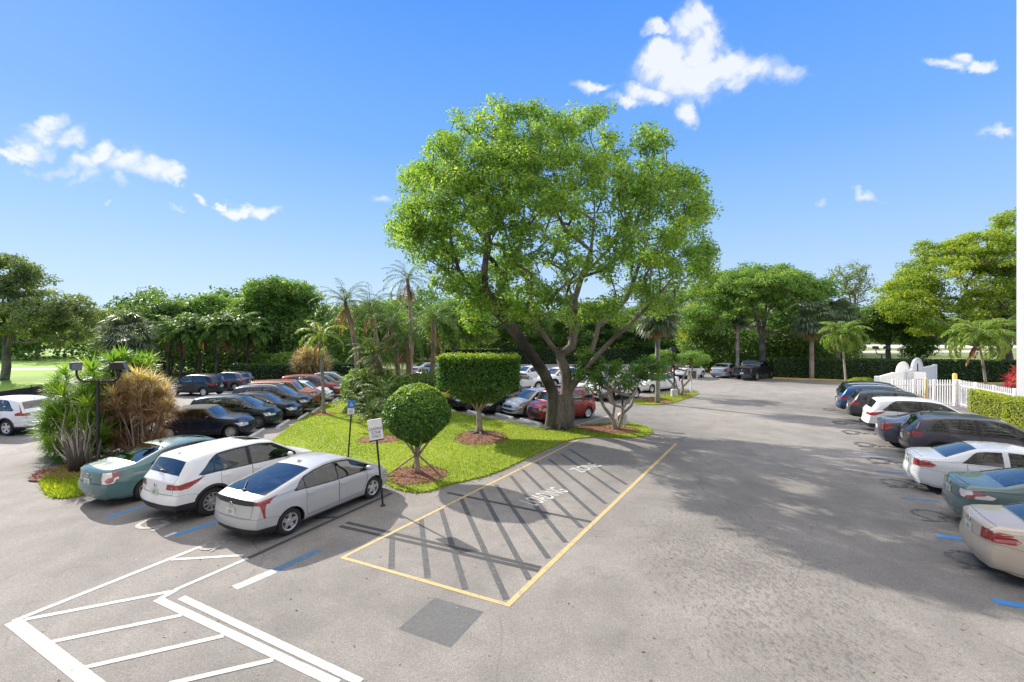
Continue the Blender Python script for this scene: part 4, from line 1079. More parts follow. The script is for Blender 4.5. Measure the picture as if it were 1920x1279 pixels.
# ---------------------------------------------------------------- lawns and mulch
def raised(name, poly, z, mat, label, it=2):
    p = smoothpoly(poly, it); mb = MB(); mb.prism(ccw(p), -.02, z, 0); return tag(mb.build(name, mat), label, None, None, 'structure'), p
LAWN = [G(500, 838), G(548, 799), G(604, 765), G(640, 744), G(665, 733), (-11.2, 35.6), (-8.5, 34.2), (-5.0, 31.2), G(845, 773), G(905, 784), G(960, 795), G(1000, 803), G(1045, 806), G(1075, 806), G(1110, 797), G(1165, 793), G(1205, 799), G(1226, 809), G(1215, 818), G(1180, 822), G(1110, 820), G(1060, 826), G(985, 862), G(920, 892), G(870, 903), G(838, 912), G(795, 926), G(752, 922), G(722, 908), G(690, 885), G(600, 870), G(520, 855)]
_, lawnp = raised('lawn', LAWN, .05, M['lawn'], 'bright green lawn island between the parking rows', 1)
ISL = [G(1185, 753), G(1240, 742), G(1275, 735), G(1318, 737), G(1285, 748), G(1252, 760), G(1190, 759)]
_, islp = raised('lawn_island', ISL, .05, M['lawn'], 'small pointed grass island with a fan palm')
CORN = [G(76, 906), G(92, 890), G(140, 869), G(200, 861), G(285, 852), G(300, 862), G(262, 893), G(215, 912), G(165, 930), G(108, 938), G(84, 926)]
_, cornp = raised('corner_bed', CORN, .05, M['lawn'], 'rounded grass bed under the cordylines by the teal car')
def mulch(c, rx, ry, name='mulch_bed', label='', seed=1, dens=260, rot=0):
    g = np.random.default_rng(seed); n = 36; P = []
    for k in range(n):
        a = 2*math.pi*k/n; q = 1+.06*math.sin(3*a+seed)+.04*math.sin(7*a+seed*2); x, y = rx*q*math.cos(a), ry*q*math.sin(a); P.append((c[0]+x*math.cos(rot)-y*math.sin(rot), c[1]+x*math.sin(rot)+y*math.cos(rot)))
    V = []; Fc = []
    rings = [(1, .052), (.85, .075), (.5, .10), (0.02, .11)]
    for s, z in rings: V += [(c[0]+(x-c[0])*s, c[1]+(y-c[1])*s, z) for x, y in P]
    for i in range(3):
        for k in range(n): Fc.append((i*n+k, i*n+(k+1) % n, (i+1)*n+(k+1) % n, (i+1)*n+k))
    Fc.append(tuple(3*n+k for k in range(n)))
    tag(mesh_np(name, V, Fc, M['mulch'], smooth=True), label, None, None, 'structure')
    m = int(math.pi*rx*ry*dens); a = g.random(m)*6.28; r = g.random(m)**.5*1.04
    x, y = rx*r*np.cos(a), ry*r*np.sin(a); X = c[0]+x*math.cos(rot)-y*math.sin(rot); Y = c[1]+x*math.sin(rot)+y*math.cos(rot)
    P3 = np.stack([X, Y, .065+.05*np.clip(1-r, 0, 1)+g.random(m)*.02], -1)
    chips.add(leaf_quads(P3, unit(np.array([0, 0, 1.])+g.normal(size=(m, 3))*.35), g.uniform(.05, .12, m), .45, g), g.random(m))
chips = Leaves()
mulch(G(783, 893), .95, 1.05, label='round bed of red mulch under the ball-shaped topiary', seed=1)
mulch(G(902, 822), 1.15, 1.5, label='round bed of red mulch under the box-shaped topiary', seed=2)
mulch(G(712, 826), .95, .8, label='dark mulch patch under the palm cluster', seed=3, dens=200)
mulch(G(607, 778), .75, .6, label='small mulch ring round the slim palm', seed=4, dens=150)
mulch(G(1140, 806), 1.5, 1.0, label='long red mulch bed at the tip of the lawn', seed=5, rot=-.3)
mulch(G(1233, 752), 1.0, 1.3, label='mulch under the fan palm on the small island', seed=6)
mulch(G(1275, 741), 1.0, .8, label='mulch round the lamp base on the small island', seed=7)
mulch(G(168, 882), 1.5, 1.3, label='leaf litter and mulch under the cordylines', seed=8, dens=150)
tag(chips.build('mulch_chips', M['mulch_chip']), 'red wood chips scattered over the planting beds', 'mulch', None, 'stuff')
def grass(poly, n, hgt, z, g):
    xs_ = [p[0] for p in poly]; ys = [p[1] for p in poly]; X = g.uniform(min(xs_), max(xs_), n*2); Y = g.uniform(min(ys), max(ys), n*2)
    ok = inpoly(X, Y, poly); X, Y = X[ok][:n], Y[ok][:n]; m = len(X); L = hgt*g.uniform(.6, 1.5, m)[:, None]
    P = np.stack([X, Y, np.full(m, z)], -1); d = unit(np.array([0, 0, 1.])+g.normal(size=(m, 3))*.45); s = unit(np.cross(d, g.normal(size=(m, 3))))*.012
    V = np.stack([P-s, P+s, P+d*L+s*.3, P+d*L-s*.3], 1)
    big = np.sin(X*.9+np.sin(Y*.6)*2)*.5+.5
    return V, np.clip(g.random(m)*.7+big*.3, 0, 1)
gl = Leaves(); gg = np.random.default_rng(5)
for poly, n, hgt in ((lawnp, 90000, .055), (cornp, 9000, .09), (islp, 7000, .06)):
    V, r = grass(poly, n, hgt, .045, gg); gl.add(V, r)
edge = []
for poly, k_ in ((lawnp, 60), (cornp, 90), (islp, 50)):
    for a, b in zip(poly, poly[1:]+poly[:1]):
        a, b = np.array(a), np.array(b); m = int(np.linalg.norm(b-a)*k_)+1; u = gg.random((m, 1)); P = a+(b-a)*u+gg.normal(size=(m, 2))*.035
        P = np.concatenate([P, np.full((m, 1), .03)], 1); d = unit(np.array([0, 0, .8])+gg.normal(size=(m, 3))*.6); s = unit(np.cross(d, gg.normal(size=(m, 3))))*.012; L = .08*gg.uniform(.5, 1.5, m)[:, None]
        gl.add(np.stack([P-s, P+s, P+d*L+s*.3, P+d*L-s*.3], 1), gg.random(m)*.6+.4)
tag(gl.build('grass', M['grass_blade']), 'short bright grass blades covering the lawn islands', 'grass', None, 'stuff')

lt = Leaves(); N_ = 0
for a, b in zip(lawnp, lawnp[1:]+lawnp[:1]):
    a, b = np.array(a), np.array(b); m = int(np.linalg.norm(b-a)*16)+1; u_ = gg.random((m, 1)); P = a+(b-a)*u_+gg.normal(size=(m, 2))*np.where(gg.random((m, 1)) < .6, .12, .6)
    P = np.concatenate([P, np.where(inpoly(P[:, 0], P[:, 1], lawnp), .075, .014)[:, None]], 1); lt.add(leaf_quads(P, unit(np.array([0, 0, 1.])+gg.normal(size=(m, 3))*.25), gg.uniform(.05, .11, m), .5, gg), gg.random(m))
P = np.stack([gg.uniform(-8, 12, 700), gg.uniform(5, 24, 700), np.full(700, .013)], 1); P = P[~inpoly(P[:, 0], P[:, 1], lawnp)]; lt.add(leaf_quads(P, unit(np.array([0, 0, 1.])+gg.normal(size=P.shape)*.2), gg.uniform(.03, .07, len(P)), .5, gg), gg.random(len(P)))
tag(lt.build('leaf_litter', M['palm_dead']), 'fallen brown leaves along the lawn edge and on the asphalt', 'fallen leaves', None, 'stuff')
# kerbs, wheel stops
mb = MB()
def kerb(mb, pts, w, h, z0=-.02):
    for a, b in zip(pts[:-1], pts[1:]): mb.prism(ccw([tuple(q) for q in strip(a, b, w)]), z0, h)
kerb(mb, [(27.0, 48.6), G(1560, 714), G(1700, 721), (46, 43.4), (60, 40)], .2, .15)
tag(mb.build('yellow_kerb', M['kerb_yellow']), 'yellow kerb along the back hedge', None, None, 'structure')
mb = MB(); kerb(mb, [(26, 56.2), (25, 68.8), (-9, 68.8), (-12, 58)], .2, .15); kerb(mb, [(-15, 44), (-26, 42.6), (-30, 43.6)], .2, .15)
tag(mb.build('kerb', M['concrete']), 'pale concrete kerb at the back of the car park', None, None, 'structure')
hdM = math.radians(214.8); hdA = math.radians(9.6)
def wheelstop(x, y, rot, label, group):
    mb = MB(); L = 1.8; prof = [(-.09, 0), (-.08, .09), (-.045, .13), (.045, .13), (.08, .09), (.09, 0)]
    V = [(u, s*(L/2-(.04 if z > .05 else 0)), z) for s in (-1, 1) for u, z in prof]; n = len(prof)
    Fc = [(i, i+1, n+i+1, n+i) for i in range(n-1)]+[tuple(range(n)), tuple(range(2*n-1, n-1, -1))]
    mb.add(V, Fc); o = mb.build('wheel_stop', M['wheelstop']); o.location = (x, y, .005); o.rotation_euler = (0, 0, rot); return tag(o, label, 'wheel stop', group)

# ---------------------------------------------------------------- cars
P_ = {}
def paint(k, c, metal=.55, rough=.3):
    rough = min(rough, .32)
    P_[k] = mat_paint('car_paint_'+k, c, metal, rough); return P_[k]
paint('white', (.74, .745, .75), 0, .25); paint('pearl', (.70, .70, .69), .05, .25); paint('silver', (.46, .465, .475), .2, .3); paint('teal', (.085, .165, .17), 0, .2)
paint('black', (.010, .011, .013), .2); paint('navy', (.012, .02, .045), .4); paint('dkgreen', (.012, .028, .032), .4); paint('charcoal', (.05, .053, .06), .6); paint('grey', (.13, .135, .155), .6)
paint('orange', (.42, .14, .065), .5); paint('maroon', (.28, .055, .035), .5); paint('red', (.26, .016, .018), .35); paint('beige', (.50, .43, .35), .12, .3); paint('seagreen', (.12, .18, .175), .1, .22); paint('blue', (.02, .07, .18), .5); paint('slate', (.085, .095, .125), .6); paint('yellow', (.62, .50, .08), .1); paint('plum', (.085, .08, .095), .6); paint('ltblue', (.42, .47, .53), .5)
hdF = math.radians(63.2); hdR = math.radians(-28)
G1 = 'cars parked nose-in beside the lawn'; G2 = 'cars in the right-hand row'; G3 = 'cars in the left-hand row'; G4 = 'cars in the middle rows'; G5 = 'cars at the back of the lot'
def C(name, label, cat, kind, pt, loc, hd, grp, **k): return make_car(name, label, cat, kind, P_[pt], loc, hd, grp, **k)
C('hatchback', 'silver sloping-back hatchback nearest the camera beside the black-posted white sign', 'car', 'liftback', 'silver', by_wheel('liftback', 'rr', 545, 1003, hdF), hdF, G1, seats='seat_light', sz=.955)
C('suv', 'white crossover with black wheel-arch trim between the silver and the teal car', 'car', 'suv', 'white', by_wheel('suv', 'rr', 400, 966, hdF), hdF, G1, sunroof=True, sz=.96)
C('sedan', 'metallic teal sedan with round-edged red and clear tail lights beside the cordylines', 'car', 'sedan_big', 'teal', by_wheel('sedan_big', 'rr', 278, 937, hdF), hdF, G1, light='pinklens', sunroof=True, sz=.955)
# right-hand row
C('sedan', 'beige sedan cut off by the right edge, nearest of the right-hand row', 'car', 'sedan', 'beige', by_tail('sedan', 1858, 1006, .86, hdR), hdR, G2)
C('sedan', 'pale green-grey sedan between the beige sedan and the white sedan', 'car', 'sedan_camry', 'seagreen', by_tail('sedan_camry', 1810, 926, .87, hdR), hdR, G2, light='pinklens')
C('sedan', 'bright white sedan with red corner tail lights in the right-hand row', 'car', 'sedan', 'white', by_tail('sedan', 1722, 868, .86, hdR), hdR, G2, blackpillar=False)
C('suv', 'purplish grey crossover with tall red tail lights in the right-hand row', 'car', 'suv_tall', 'plum', by_tail('suv_tall', 1708, 812, 1.0, hdR), hdR, G2)
C('sedan', 'dark slate sedan between the grey and the white crossover', 'car', 'sedan_big', 'slate', by_tail('sedan_big', 1658, 798, .87, hdR), hdR, G2)
C('suv', 'white crossover with black lower bumper in the right-hand row', 'car', 'suv', 'white', by_tail('suv', 1630, 775, .96, hdR), hdR, G2)
C('suv', 'dark grey crossover just beyond the white one in the right-hand row', 'car', 'suv_tall', 'charcoal', by_tail('suv_tall', 1598, 757, .96, hdR), hdR, G2)
C('suv', 'dark blue crossover with roof rails in the right-hand row', 'car', 'suv', 'blue', by_tail('suv', 1577, 746, .96, hdR), hdR, G2, roofrails=True)
C('suv', 'black crossover, farthest of the right-hand row', 'car', 'suv_tall', 'black', by_tail('suv_tall', 1575, 737, .96, hdR), hdR, G2)
# left-hand row
def rowA(name, label, cat, kind, pt, px, py, **k):
    loc = by_wheel(kind, 'fr', px, py, hdA, k.get('sx', 1)); c = C(name, label, cat, kind, pt, loc, hdA, G3, **k)
    L = SPEC[kind]['L']*k.get('sx', 1)/2+.10
    wheelstop(loc[0]+L*math.cos(hdA), loc[1]+L*math.sin(hdA), hdA, 'concrete wheel stop in front of the '+' '.join(label.split(',')[0].split()[:8]), 'wheel stops of the left-hand row'); return c
rowA('convertible', 'small navy convertible with closed black cloth roof and chrome-ringed grille', 'car', 'convertible', 'navy', 432, 824, seats='seat_light')
rowA('crossover', 'dark green rounded crossover next to the small navy convertible', 'car', 'crossover', 'dkgreen', 482, 804.8, roofrails=False)
rowA('sedan', 'black sedan between the dark green crossover and the charcoal crossover', 'car', 'sedan_big', 'black', 521, 789)
rowA('suv', 'charcoal crossover with upright grille beside the orange-brown one', 'car', 'suv', 'charcoal', 549, 778, roofrails=True)
rowA('suv', 'orange-brown boxy off-roader with grey lower cladding', 'car', 'suv_box', 'orange', 572, 766)
rowA('sedan', 'white sedan mostly hidden behind the orange-brown off-roader', 'car', 'sedan', 'white', 594, 756)
rowA('suv', 'dark red crossover beyond the orange-brown off-roader', 'car', 'suv', 'maroon', 615, 747.5)
rowA('sedan', 'grey sedan beyond the dark red crossover', 'car', 'sedan', 'grey', 633, 738)
rowA('sedan', 'silver-blue sedan, farthest of the left-hand row', 'car', 'sedan_big', 'ltblue', 646, 731)
hl = math.radians(171)
l0 = by_wheel('suv_tall', 'rl', 10, 818, hl)
C('suv', 'white compact off-roader cut off by the left edge, dark lower body', 'car', 'suv_tall', 'white', l0, hl, G3)
C('sedan', 'dark sedan behind the white off-roader at the left edge', 'car', 'sedan', 'charcoal', (l0[0]+.6, l0[1]+4.5), hl, G3)
C('suv', 'black crossover parked sideways below the dark trees', 'car', 'suv', 'black', by_wheel('suv', 'rl', 383, 744.4, R(172)), R(172), G5, sx=.9, sz=.95, fine=True)
C('hatchback', 'grey hatchback in front of the clipped back hedge', 'car', 'crossover', 'grey', by_wheel('crossover', 'rl', 441.5, 734, R(172)), R(172), G5, sx=.92, sz=.95)
# middle rows
def rowM(name, label, cat, kind, pt, px, py, **k):
    loc = by_wheel(kind, 'fl', px, py, hdM, k.get('sx', 1)); c = C(name, label, cat, kind, pt, loc, hdM, G4, **k)
    L = SPEC[kind]['L']*k.get('sx', 1)/2+.12
    wheelstop(loc[0]+L*math.cos(hdM), loc[1]+L*math.sin(hdM), hdM, 'concrete wheel stop in front of the '+' '.join(label.split(',')[0].split()[:8]), 'wheel stops above the lawn'); return c
rowM('boxy_car', 'dark red boxy car behind the trunk of the big tree', 'car', 'cube_van', 'red', 1037.5, 794, blackpillar=False)
rowM('sedan', 'silver sedan beside the dark red boxy car', 'car', 'sedan', 'silver', 990.6, 782.7)
rowM('sedan', 'black sedan beside the silver one, half behind the box topiary', 'car', 'sedan_big', 'black', 936.5, 777)
rowM('suv', 'black crossover behind the stem of the box topiary', 'car', 'crossover', 'black', 880, 771)
rowM('hatchback', 'small yellow hatchback between the two topiaries', 'car', 'crossover', 'yellow', 834, 766, sx=.9, sz=.9)
rowM('hatchback', 'small white car behind the ball topiary', 'car', 'crossover', 'pearl', 793, 760, sx=.92)
C('hatchback', 'small white two-door with dark side glass behind the box topiary', 'car', 'convertible', 'white', by_wheel('convertible', 'fr', 1010, 731, R(28)), R(28), G4)
C('sedan', 'white sedan facing the lawn, deep in the second row', 'car', 'sedan', 'white', by_wheel('sedan', 'fl', 985, 716, hdM), hdM, G4)
C('suv', 'white crossover with dark grille left of the big trunk', 'car', 'suv', 'white', by_wheel('suv', 'fl', 1040, 728, hdM), hdM, G4)
C('suv', 'white crossover between the trunk and the flowering shrub', 'car', 'suv', 'white', by_wheel('suv', 'rl', 1193.5, 747, hdM), hdM, G4)
C('sedan', 'pearl sedan just behind the flowering shrub', 'car', 'sedan', 'pearl', by_wheel('sedan', 'rl', 1141, 739.5, hdM), hdM, G4)
C('sedan', 'white sedan beside the small grass island', 'car', 'sedan_big', 'white', by_wheel('sedan_big', 'rl', 1264, 732, hdM), hdM, G4)
C('sedan', 'light grey sedan far behind between the topiaries', 'car', 'sedan', 'silver', G(806, 704), R(35), G5, fine=False)
C('sedan', 'blue-grey sedan far behind, left of the box topiary', 'car', 'sedan_big', 'grey', G(826, 716), R(35), G5, fine=False)
C('sedan', 'black sedan in the shade behind the far lamp post', 'car', 'sedan', 'black', G(1262, 706), R(38), G5, fine=False)
C('hatchback', 'white hatchback left of the silver sedan at the far hedge', 'car', 'crossover', 'white', by_wheel('crossover', 'fr', 1318, 708, R(40)), R(40), G5, fine=False)
C('sedan', 'silver sedan between the white hatchback and the black pickup', 'car', 'sedan_big', 'ltblue', by_wheel('sedan_big', 'rr', 1368, 709, R(46)), R(46), G5)
C('pickup_truck', 'black pickup truck in front of the back hedge', 'pickup truck', 'pickup', 'black', by_wheel('pickup', 'rr', 1420, 713.6, R(40.5)), R(40.5), G5, rim='alloy')
# traffic cone
t = thing('traffic_cone', 'small orange traffic cone in the lane behind the silver sedan', 'traffic cone', (*G(998, 741), .004))
mb = MB(); mb.box((0, 0, .02), (.36, .36, .04)); mb.build('base', M['black_trim'], t)
mb = MB(); mb.lathe([(.13, .04), (.03, .7), (.001, .7)], 16); mb.build('cone', M['orange'], t, True)

# ---------------------------------------------------------------- street furniture
def lamp_post(name, label, base, h, arm, hs=1.0, rot=0.0, cbase=False, group='twin floodlight posts'):
    t = thing(name, label, 'lamp post', (base[0], base[1], .05 if cbase else .05), rot, group)
    z0 = 0
    if cbase:
        mb = MB(); mb.lathe([(.24, 0), (.24, .5), (.21, .55), (.001, .55)], 16); mb.build('concrete_base', M['wheelstop'], t); z0 = .5
    mb = MB(); mb.tube([(0, 0, z0), (0, 0, h)], [.055, .05], 8); mb.box((0, 0, z0+.02), (.26, .26, .04)); mb.box((.055, -.05, h*.55), (.05, .03, .16)); mb.build('pole', M['black_metal'], t)
    mb = MB(); r = .28*hs; pts = []
    for s in (-1, 1):
        seg = [(s*arm, 0, h+.42*hs), (s*arm, 0, h+.26*hs)]+[(s*(arm-r+r*math.cos(a)), 0, h+r-r*math.sin(a)) for a in np.linspace(.2, 1.57, 6)]
        pts = pts+(seg if s < 0 else seg[::-1])
    mb.tube(pts, .035, 8); mb.build('arm', M['black_metal'], t, True)
    for s in (-1, 1):
        o = bpy.data.objects.new('floodlight', None); col.objects.link(o); o.parent = t; o.location = (s*arm, 0, h+.52*hs); o.rotation_euler = (0, 0, .5*s-.3)
        a, b, c = .24*hs, .17*hs, .13*hs
        V = [(-a, -b, -c*.6), (a, -b*.75, -c), (a, b*.75, -c), (-a, b, -c*.6), (-a*.9, -b, c), (a*.6, -b*.75, c), (a*.6, b*.75, c), (-a*.9, b, c)]
        mb = MB(); mb.add(V, [(3, 2, 1, 0), (4, 5, 6, 7), (0, 1, 5, 4), (2, 3, 7, 6), (3, 0, 4, 7)]); mb.box((0, 0, c+.008), (a*1.3, b*1.5, .02)); mb.build('housing', M['black_metal'], o)
        mb = MB(); mb.add([V[1], V[2], V[6], V[5]], [(0, 1, 2, 3)]); mb.build('lens', M['lamp_glass'], o)
    return t
lamp_post('lamp_post', 'black twin floodlight post in front of the cordylines', G(184, 878), 2.98, .72, 1.0, .05)
lamp_post('lamp_post', 'black lamp post on a white base on the small grass island', G(1264, 745), 3.0, .25, .9, .9, True)
lamp_post('lamp_post', 'black twin lamp post beside the white gate wall', (32.3, 41.0), 2.8, .55, 1.1, .1)
lamp_post('lamp_post', 'thin dark lamp post standing behind the long back hedge', (35.5, 50.5), 4.1, .6, 1.0, .0)
lamp_post('lamp_post', 'black post with a white base behind the flowering shrub', G(1167, 797), 1.6, .12, .4, .0, True)
def sign_post(name, label, base, h, lean, rot, cat='sign'):
    t = thing(name, label, cat, (base[0], base[1], .01), rot)
    mb = MB(); mb.tube([(0, 0, 0), (lean[0], lean[1], h)], .028, 8); mb.lathe([(.07, 0), (.07, .02), (.03, .04)], 10); mb.build('post', M['black_metal'], t)
    return t
M['sign_white'] = mat_simple('sign_white', (.72, .72, .72), .45, var=.03)
M['sign_blue'] = mat_simple('sign_blue', (.01, .16, .48), .4, var=.03)
M['ink'] = mat_simple('sign_ink', (.03, .03, .035), .6)
b0 = G(718, 949); t = sign_post('loading_sign', 'white LOADING ZONE ONLY board on a leaning black post', b0, 1.82, (-.17, .0), 0)
sg = bpy.data.objects.new('sign_board', None)
rotm = Matrix.Rotation(R(-7), 4, 'Y') @ Matrix.Rotation(R(20), 4, 'Z')
mb = MB(); mb.box((0, 0, 0), (.37, .06, .56)); bd = mb.build('board', M['sign_white'], t); bd.matrix_local = Matrix.Translation((-.19, -.035, 2.08)) @ rotm
mb = MB(); mb.box((0, .0, -.285), (.38, .075, .03)); mb.box((.187, .012, 0), (.012, .06, .56)); mb.build('edge_trim', M['black_metal'], bd)
for k, (w_, z_) in enumerate((('LOADING', .02), ('ZONE', -.08), ('ONLY', -.18))):
    o = text_mesh('lettering', w_, .105, M['ink'], bd, .86, .0006); o.rotation_euler = (R(90), 0, 0); o.location = (0, -.0325, z_)
b1 = (-5.75, 16.4); t = sign_post('disabled_parking_sign', 'blue wheelchair sign over a small white plate on a black post', b1, 2.3, (.16, 0), 0)
mb = MB(); mb.box((0, 0, 0), (.235, .012, .26)); bd = mb.build('blue_plate', M['sign_blue'], t); bd.location = (.15, -.04, 2.22); bd.rotation_euler = (0, R(3), .1)
sp = [[(x, y) for x, y in p] for p in symbol_polys((0, -.03), 0, .115)]
V, Fc = [], []
for p in sp:
    p = ccw(p); b = len(V); V += [(x, -.008, z) for x, z in p]; Fc.append(tuple(range(b, b+len(p))))
mesh_np('wheelchair_mark', V, Fc, M['sign_white'], bd)
mb = MB(); mb.box((0, 0, 0), (.225, .012, .20)); w2 = mb.build('white_plate', M['sign_white'], t); w2.location = (.135, -.04, 1.97); w2.rotation_euler = (0, R(3), .1)
mb = MB()
for z_ in (.05, .015, -.02, -.055): mb.box((0, -.008, z_), (.15, .004, .012))
mb.build('printed_lines', M['ink'], w2)
t = thing('entrance_sign', 'white board with a dark panel on a white post, tip of the small island', 'sign', (*G(1296, 737), .05), -.5)
mb = MB(); mb.tube([(0, 0, 0), (0, 0, 1.3)], .09, 8); mb.build('post', M['white_metal'], t)
mb = MB(); mb.box((.1, 0, 1.45), (.75, .10, .85)); bd = mb.build('board', M['sign_white'], t)
mb = MB(); mb.box((.1, -.055, 1.40), (.55, .012, .6)); mb.build('dark_panel', M['lamp_glass'], bd)

# white picket fence, gate wall
def picket_run(name, label, a, b, h, ns, group, z=.02):
    a, b = np.array(a, float), np.array(b, float); L = np.linalg.norm(b-a); rot = math.atan2(b[1]-a[1], b[0]-a[0])
    t = thing(name, label, 'fence', (a[0], a[1], z), rot, group)
    mb = MB(); n = int(L/.16)
    for k in range(n+1):
        x = L*k/n; mb.box((x, 0, h*.5), (.032, .032, h)); mb.add([(x-.022, -.022, h), (x+.022, -.022, h), (x+.022, .022, h), (x-.022, .022, h), (x, 0, h+.09)], [(0, 1, 4), (1, 2, 4), (2, 3, 4), (3, 0, 4)])
    mb.build('pickets', M['white_metal'], t)
    for zz in (.15, h-.28):
        mb = MB(); mb.box((L/2, 0, zz), (L, .05, .05)); mb.build('rail', M['white_metal'], t)
    for k in range(ns+1):
        mb = MB(); mb.box((L*k/ns, 0, (h+.05)/2), (.11, .11, h+.05)); mb.box((L*k/ns, 0, h+.06), (.13, .13, .03)); mb.build('post', M['white_metal'], t)
    return t
gf = 'white picket fence runs'
picket_run('picket_fence', 'white picket fence run in front of the arched gate wall', (24.6, 30.3), (28.6, 30.3), 1.62, 3, gf)
picket_run('picket_fence', 'white picket fence run between the bright hedge and the back hedge', (28.75, 30.2), (27.2, 25.4), 1.62, 3, gf)
t = thing('gate_wall', 'white boarded gate wall with two arched tops and a dark slot', 'wall', (24.3, 31.2, .004), math.atan2(11, 13.7))
Lw = math.hypot(13.7, 11); poly = [(0, 0), (Lw, 0), (Lw, 1.85)]
def arch_pts(c, w, zt): return [(c+w*math.cos(a), 1.85+(zt-1.85)*math.sin(a)) for a in np.linspace(0, math.pi, 14)]
poly += arch_pts(Lw*.61, 1.7, 2.66)+arch_pts(Lw*.36, 1.6, 2.52)+[(Lw*.22, 1.9), (0, 1.80)]
V = [(x, y, z) for y in (-.06, .06) for x, z in poly]; n = len(poly)
mb = MB(); mb.add(V, [tuple(range(n)), tuple(range(2*n-1, n-1, -1))]+[(i, n+i, n+(i+1) % n, (i+1) % n) for i in range(n)])
wl_ = mb.build('wall', M['white_wall'], t)
mb = MB()
for k in range(int(Lw/.35)): mb.box((.2+k*.35, -.068, .85), (.02, .012, 1.7))
mb.box((Lw/2, -.072, 1.78), (Lw-.02, .02, .05)); mb.build('board_joints', M['white_metal'], wl_)
for c_, w_, zt in ((Lw*.61, 1.7, 2.66), (Lw*.36, 1.6, 2.52)):
    mb = MB(); mb.tube([(x, -.05, z) for x, z in arch_pts(c_, w_, zt)], .07, 6); mb.build('arch_trim', M['white_metal'], t)
mb = MB(); mb.box((Lw*.61, -.09, 1.95), (.18, .04, .62)); mb.build('slot', M['black_metal'], t)
mb = MB(); mb.box((Lw, 0, .95), (.3, .3, 1.9)); mb.box((0, 0, .92), (.3, .3, 1.84)); mb.build('end_pillar', M['white_wall'], t)
def bollard(label, base, h, r, mat):
    mb = MB(); mb.lathe([(r, 0), (r, h-.08), (r*.7, h-.02), (.001, h)], 16); o = mb.build('bollard', M[mat], None, True); o.location = (base[0], base[1], 0); return tag(o, label, 'bollard', 'yellow bollards by the gate')
bollard('short bright yellow bollard behind the picket fence', (31.6, 33.5), 1.85, .13, 'kerb_yellow')
M['bollard_tan'] = mat_simple('faded_yellow_paint', (.62, .48, .26), .7, var=.2)
bollard('faded yellow post in front of the picket fence', (26.2, 29.7), 1.9, .10, 'bollard_tan')
t = thing('card_reader', 'white card reader box on a post behind the picket fence', 'card reader', (30.3, 35, .004)); mb = MB(); mb.tube([(0, 0, 0), (0, 0, 1.3)], .06, 8); mb.build('post', M['white_metal'], t); mb = MB(); mb.box((0, 0, 1.55), (.9, .3, .5)); mb.build('reader_box', M['white_metal'], t)
# building wing at the right edge, and the block the photo was taken from
t = thing('building_wing', 'tall white building corner filling the right edge', 'building', (27.09, 25.2, 0))
mb = MB(); mb.prism([(0, 0), (4.4, -8), (15, -8), (19, 3.5), (8.6, 7.5)], 0, 27, 0); mb.build('wall', M['white_wall'], t)
t = thing('apartment_building', 'white apartment block with long balconies behind the viewpoint', 'building', (0, -2.2, 0))
mb = MB(); mb.box((0, -6, 13), (76, 9, 26)); mb.build('wall', M['white_wall'], t)
for k in range(8):
    z = 2.9+k*2.9
    if k == 0: continue
    mb = MB(); mb.box((0, -.75, z), (76, 1.5, .22)); o = mb.build('balcony', M['white_wall'], t)
    mb = MB()
    for x in np.arange(-38, 38, .45): mb.box((x, -.06, z+.6), (.05, .05, 1.0))
    mb.box((0, -.06, z+1.1), (76, .06, .06)); mb.build('railing', M['white_metal'], o)
M['dark_glass'] = mat_simple('window_glass', (.03, .04, .05), .1)
for k in range(8):
    mb = MB()
    for x in np.arange(-36, 37, 4.5): mb.box((x, -1.48, 2.9+k*2.9+1.25), (3.2, .06, 2.1))
    mb.build('window', M['dark_glass'], t)
# black screen fence, far left
t = thing('screen_fence', 'black mesh screen fence at the edge of the left park', 'fence', (0, 0, 0))
pts = [(-40, 27.5), (-36.5, 29.2), (-34.3, 31.0), (-34.8, 34), (-37.5, 39), (-41.5, 44), (-45.5, 48)]
mb = MB()
for a, b in zip(pts[:-1], pts[1:]): mb.prism(ccw([tuple(q) for q in strip(a, b, .05)]), 0, .80)
M['screen'] = mat_simple('screen_cloth', (.022, .022, .024), .9, var=.4, vscale=3, bmp=.5, bscale=3)
mb.build('screen', M['screen'], t)
for p in pts: mb = MB(); mb.tube([(p[0], p[1], 0), (p[0], p[1], .95)], .03, 6); mb.build('post', M['black_metal'], t)

# park paths
flat('path', .006, M['path'], [[(45, 112), (125, 116), (125, 128), (45, 122)], [(120, 150), (260, 150), (260, 230), (120, 215)]], 'pale path through the park behind the right hedge')
flat('path', .006, M['path'], [[(-52, 62), (-75, 58), (-75, 61), (-50, 66)], [(-60, 70), (-48, 60), (-46, 61), (-56, 72)]], 'pale path in the left park')
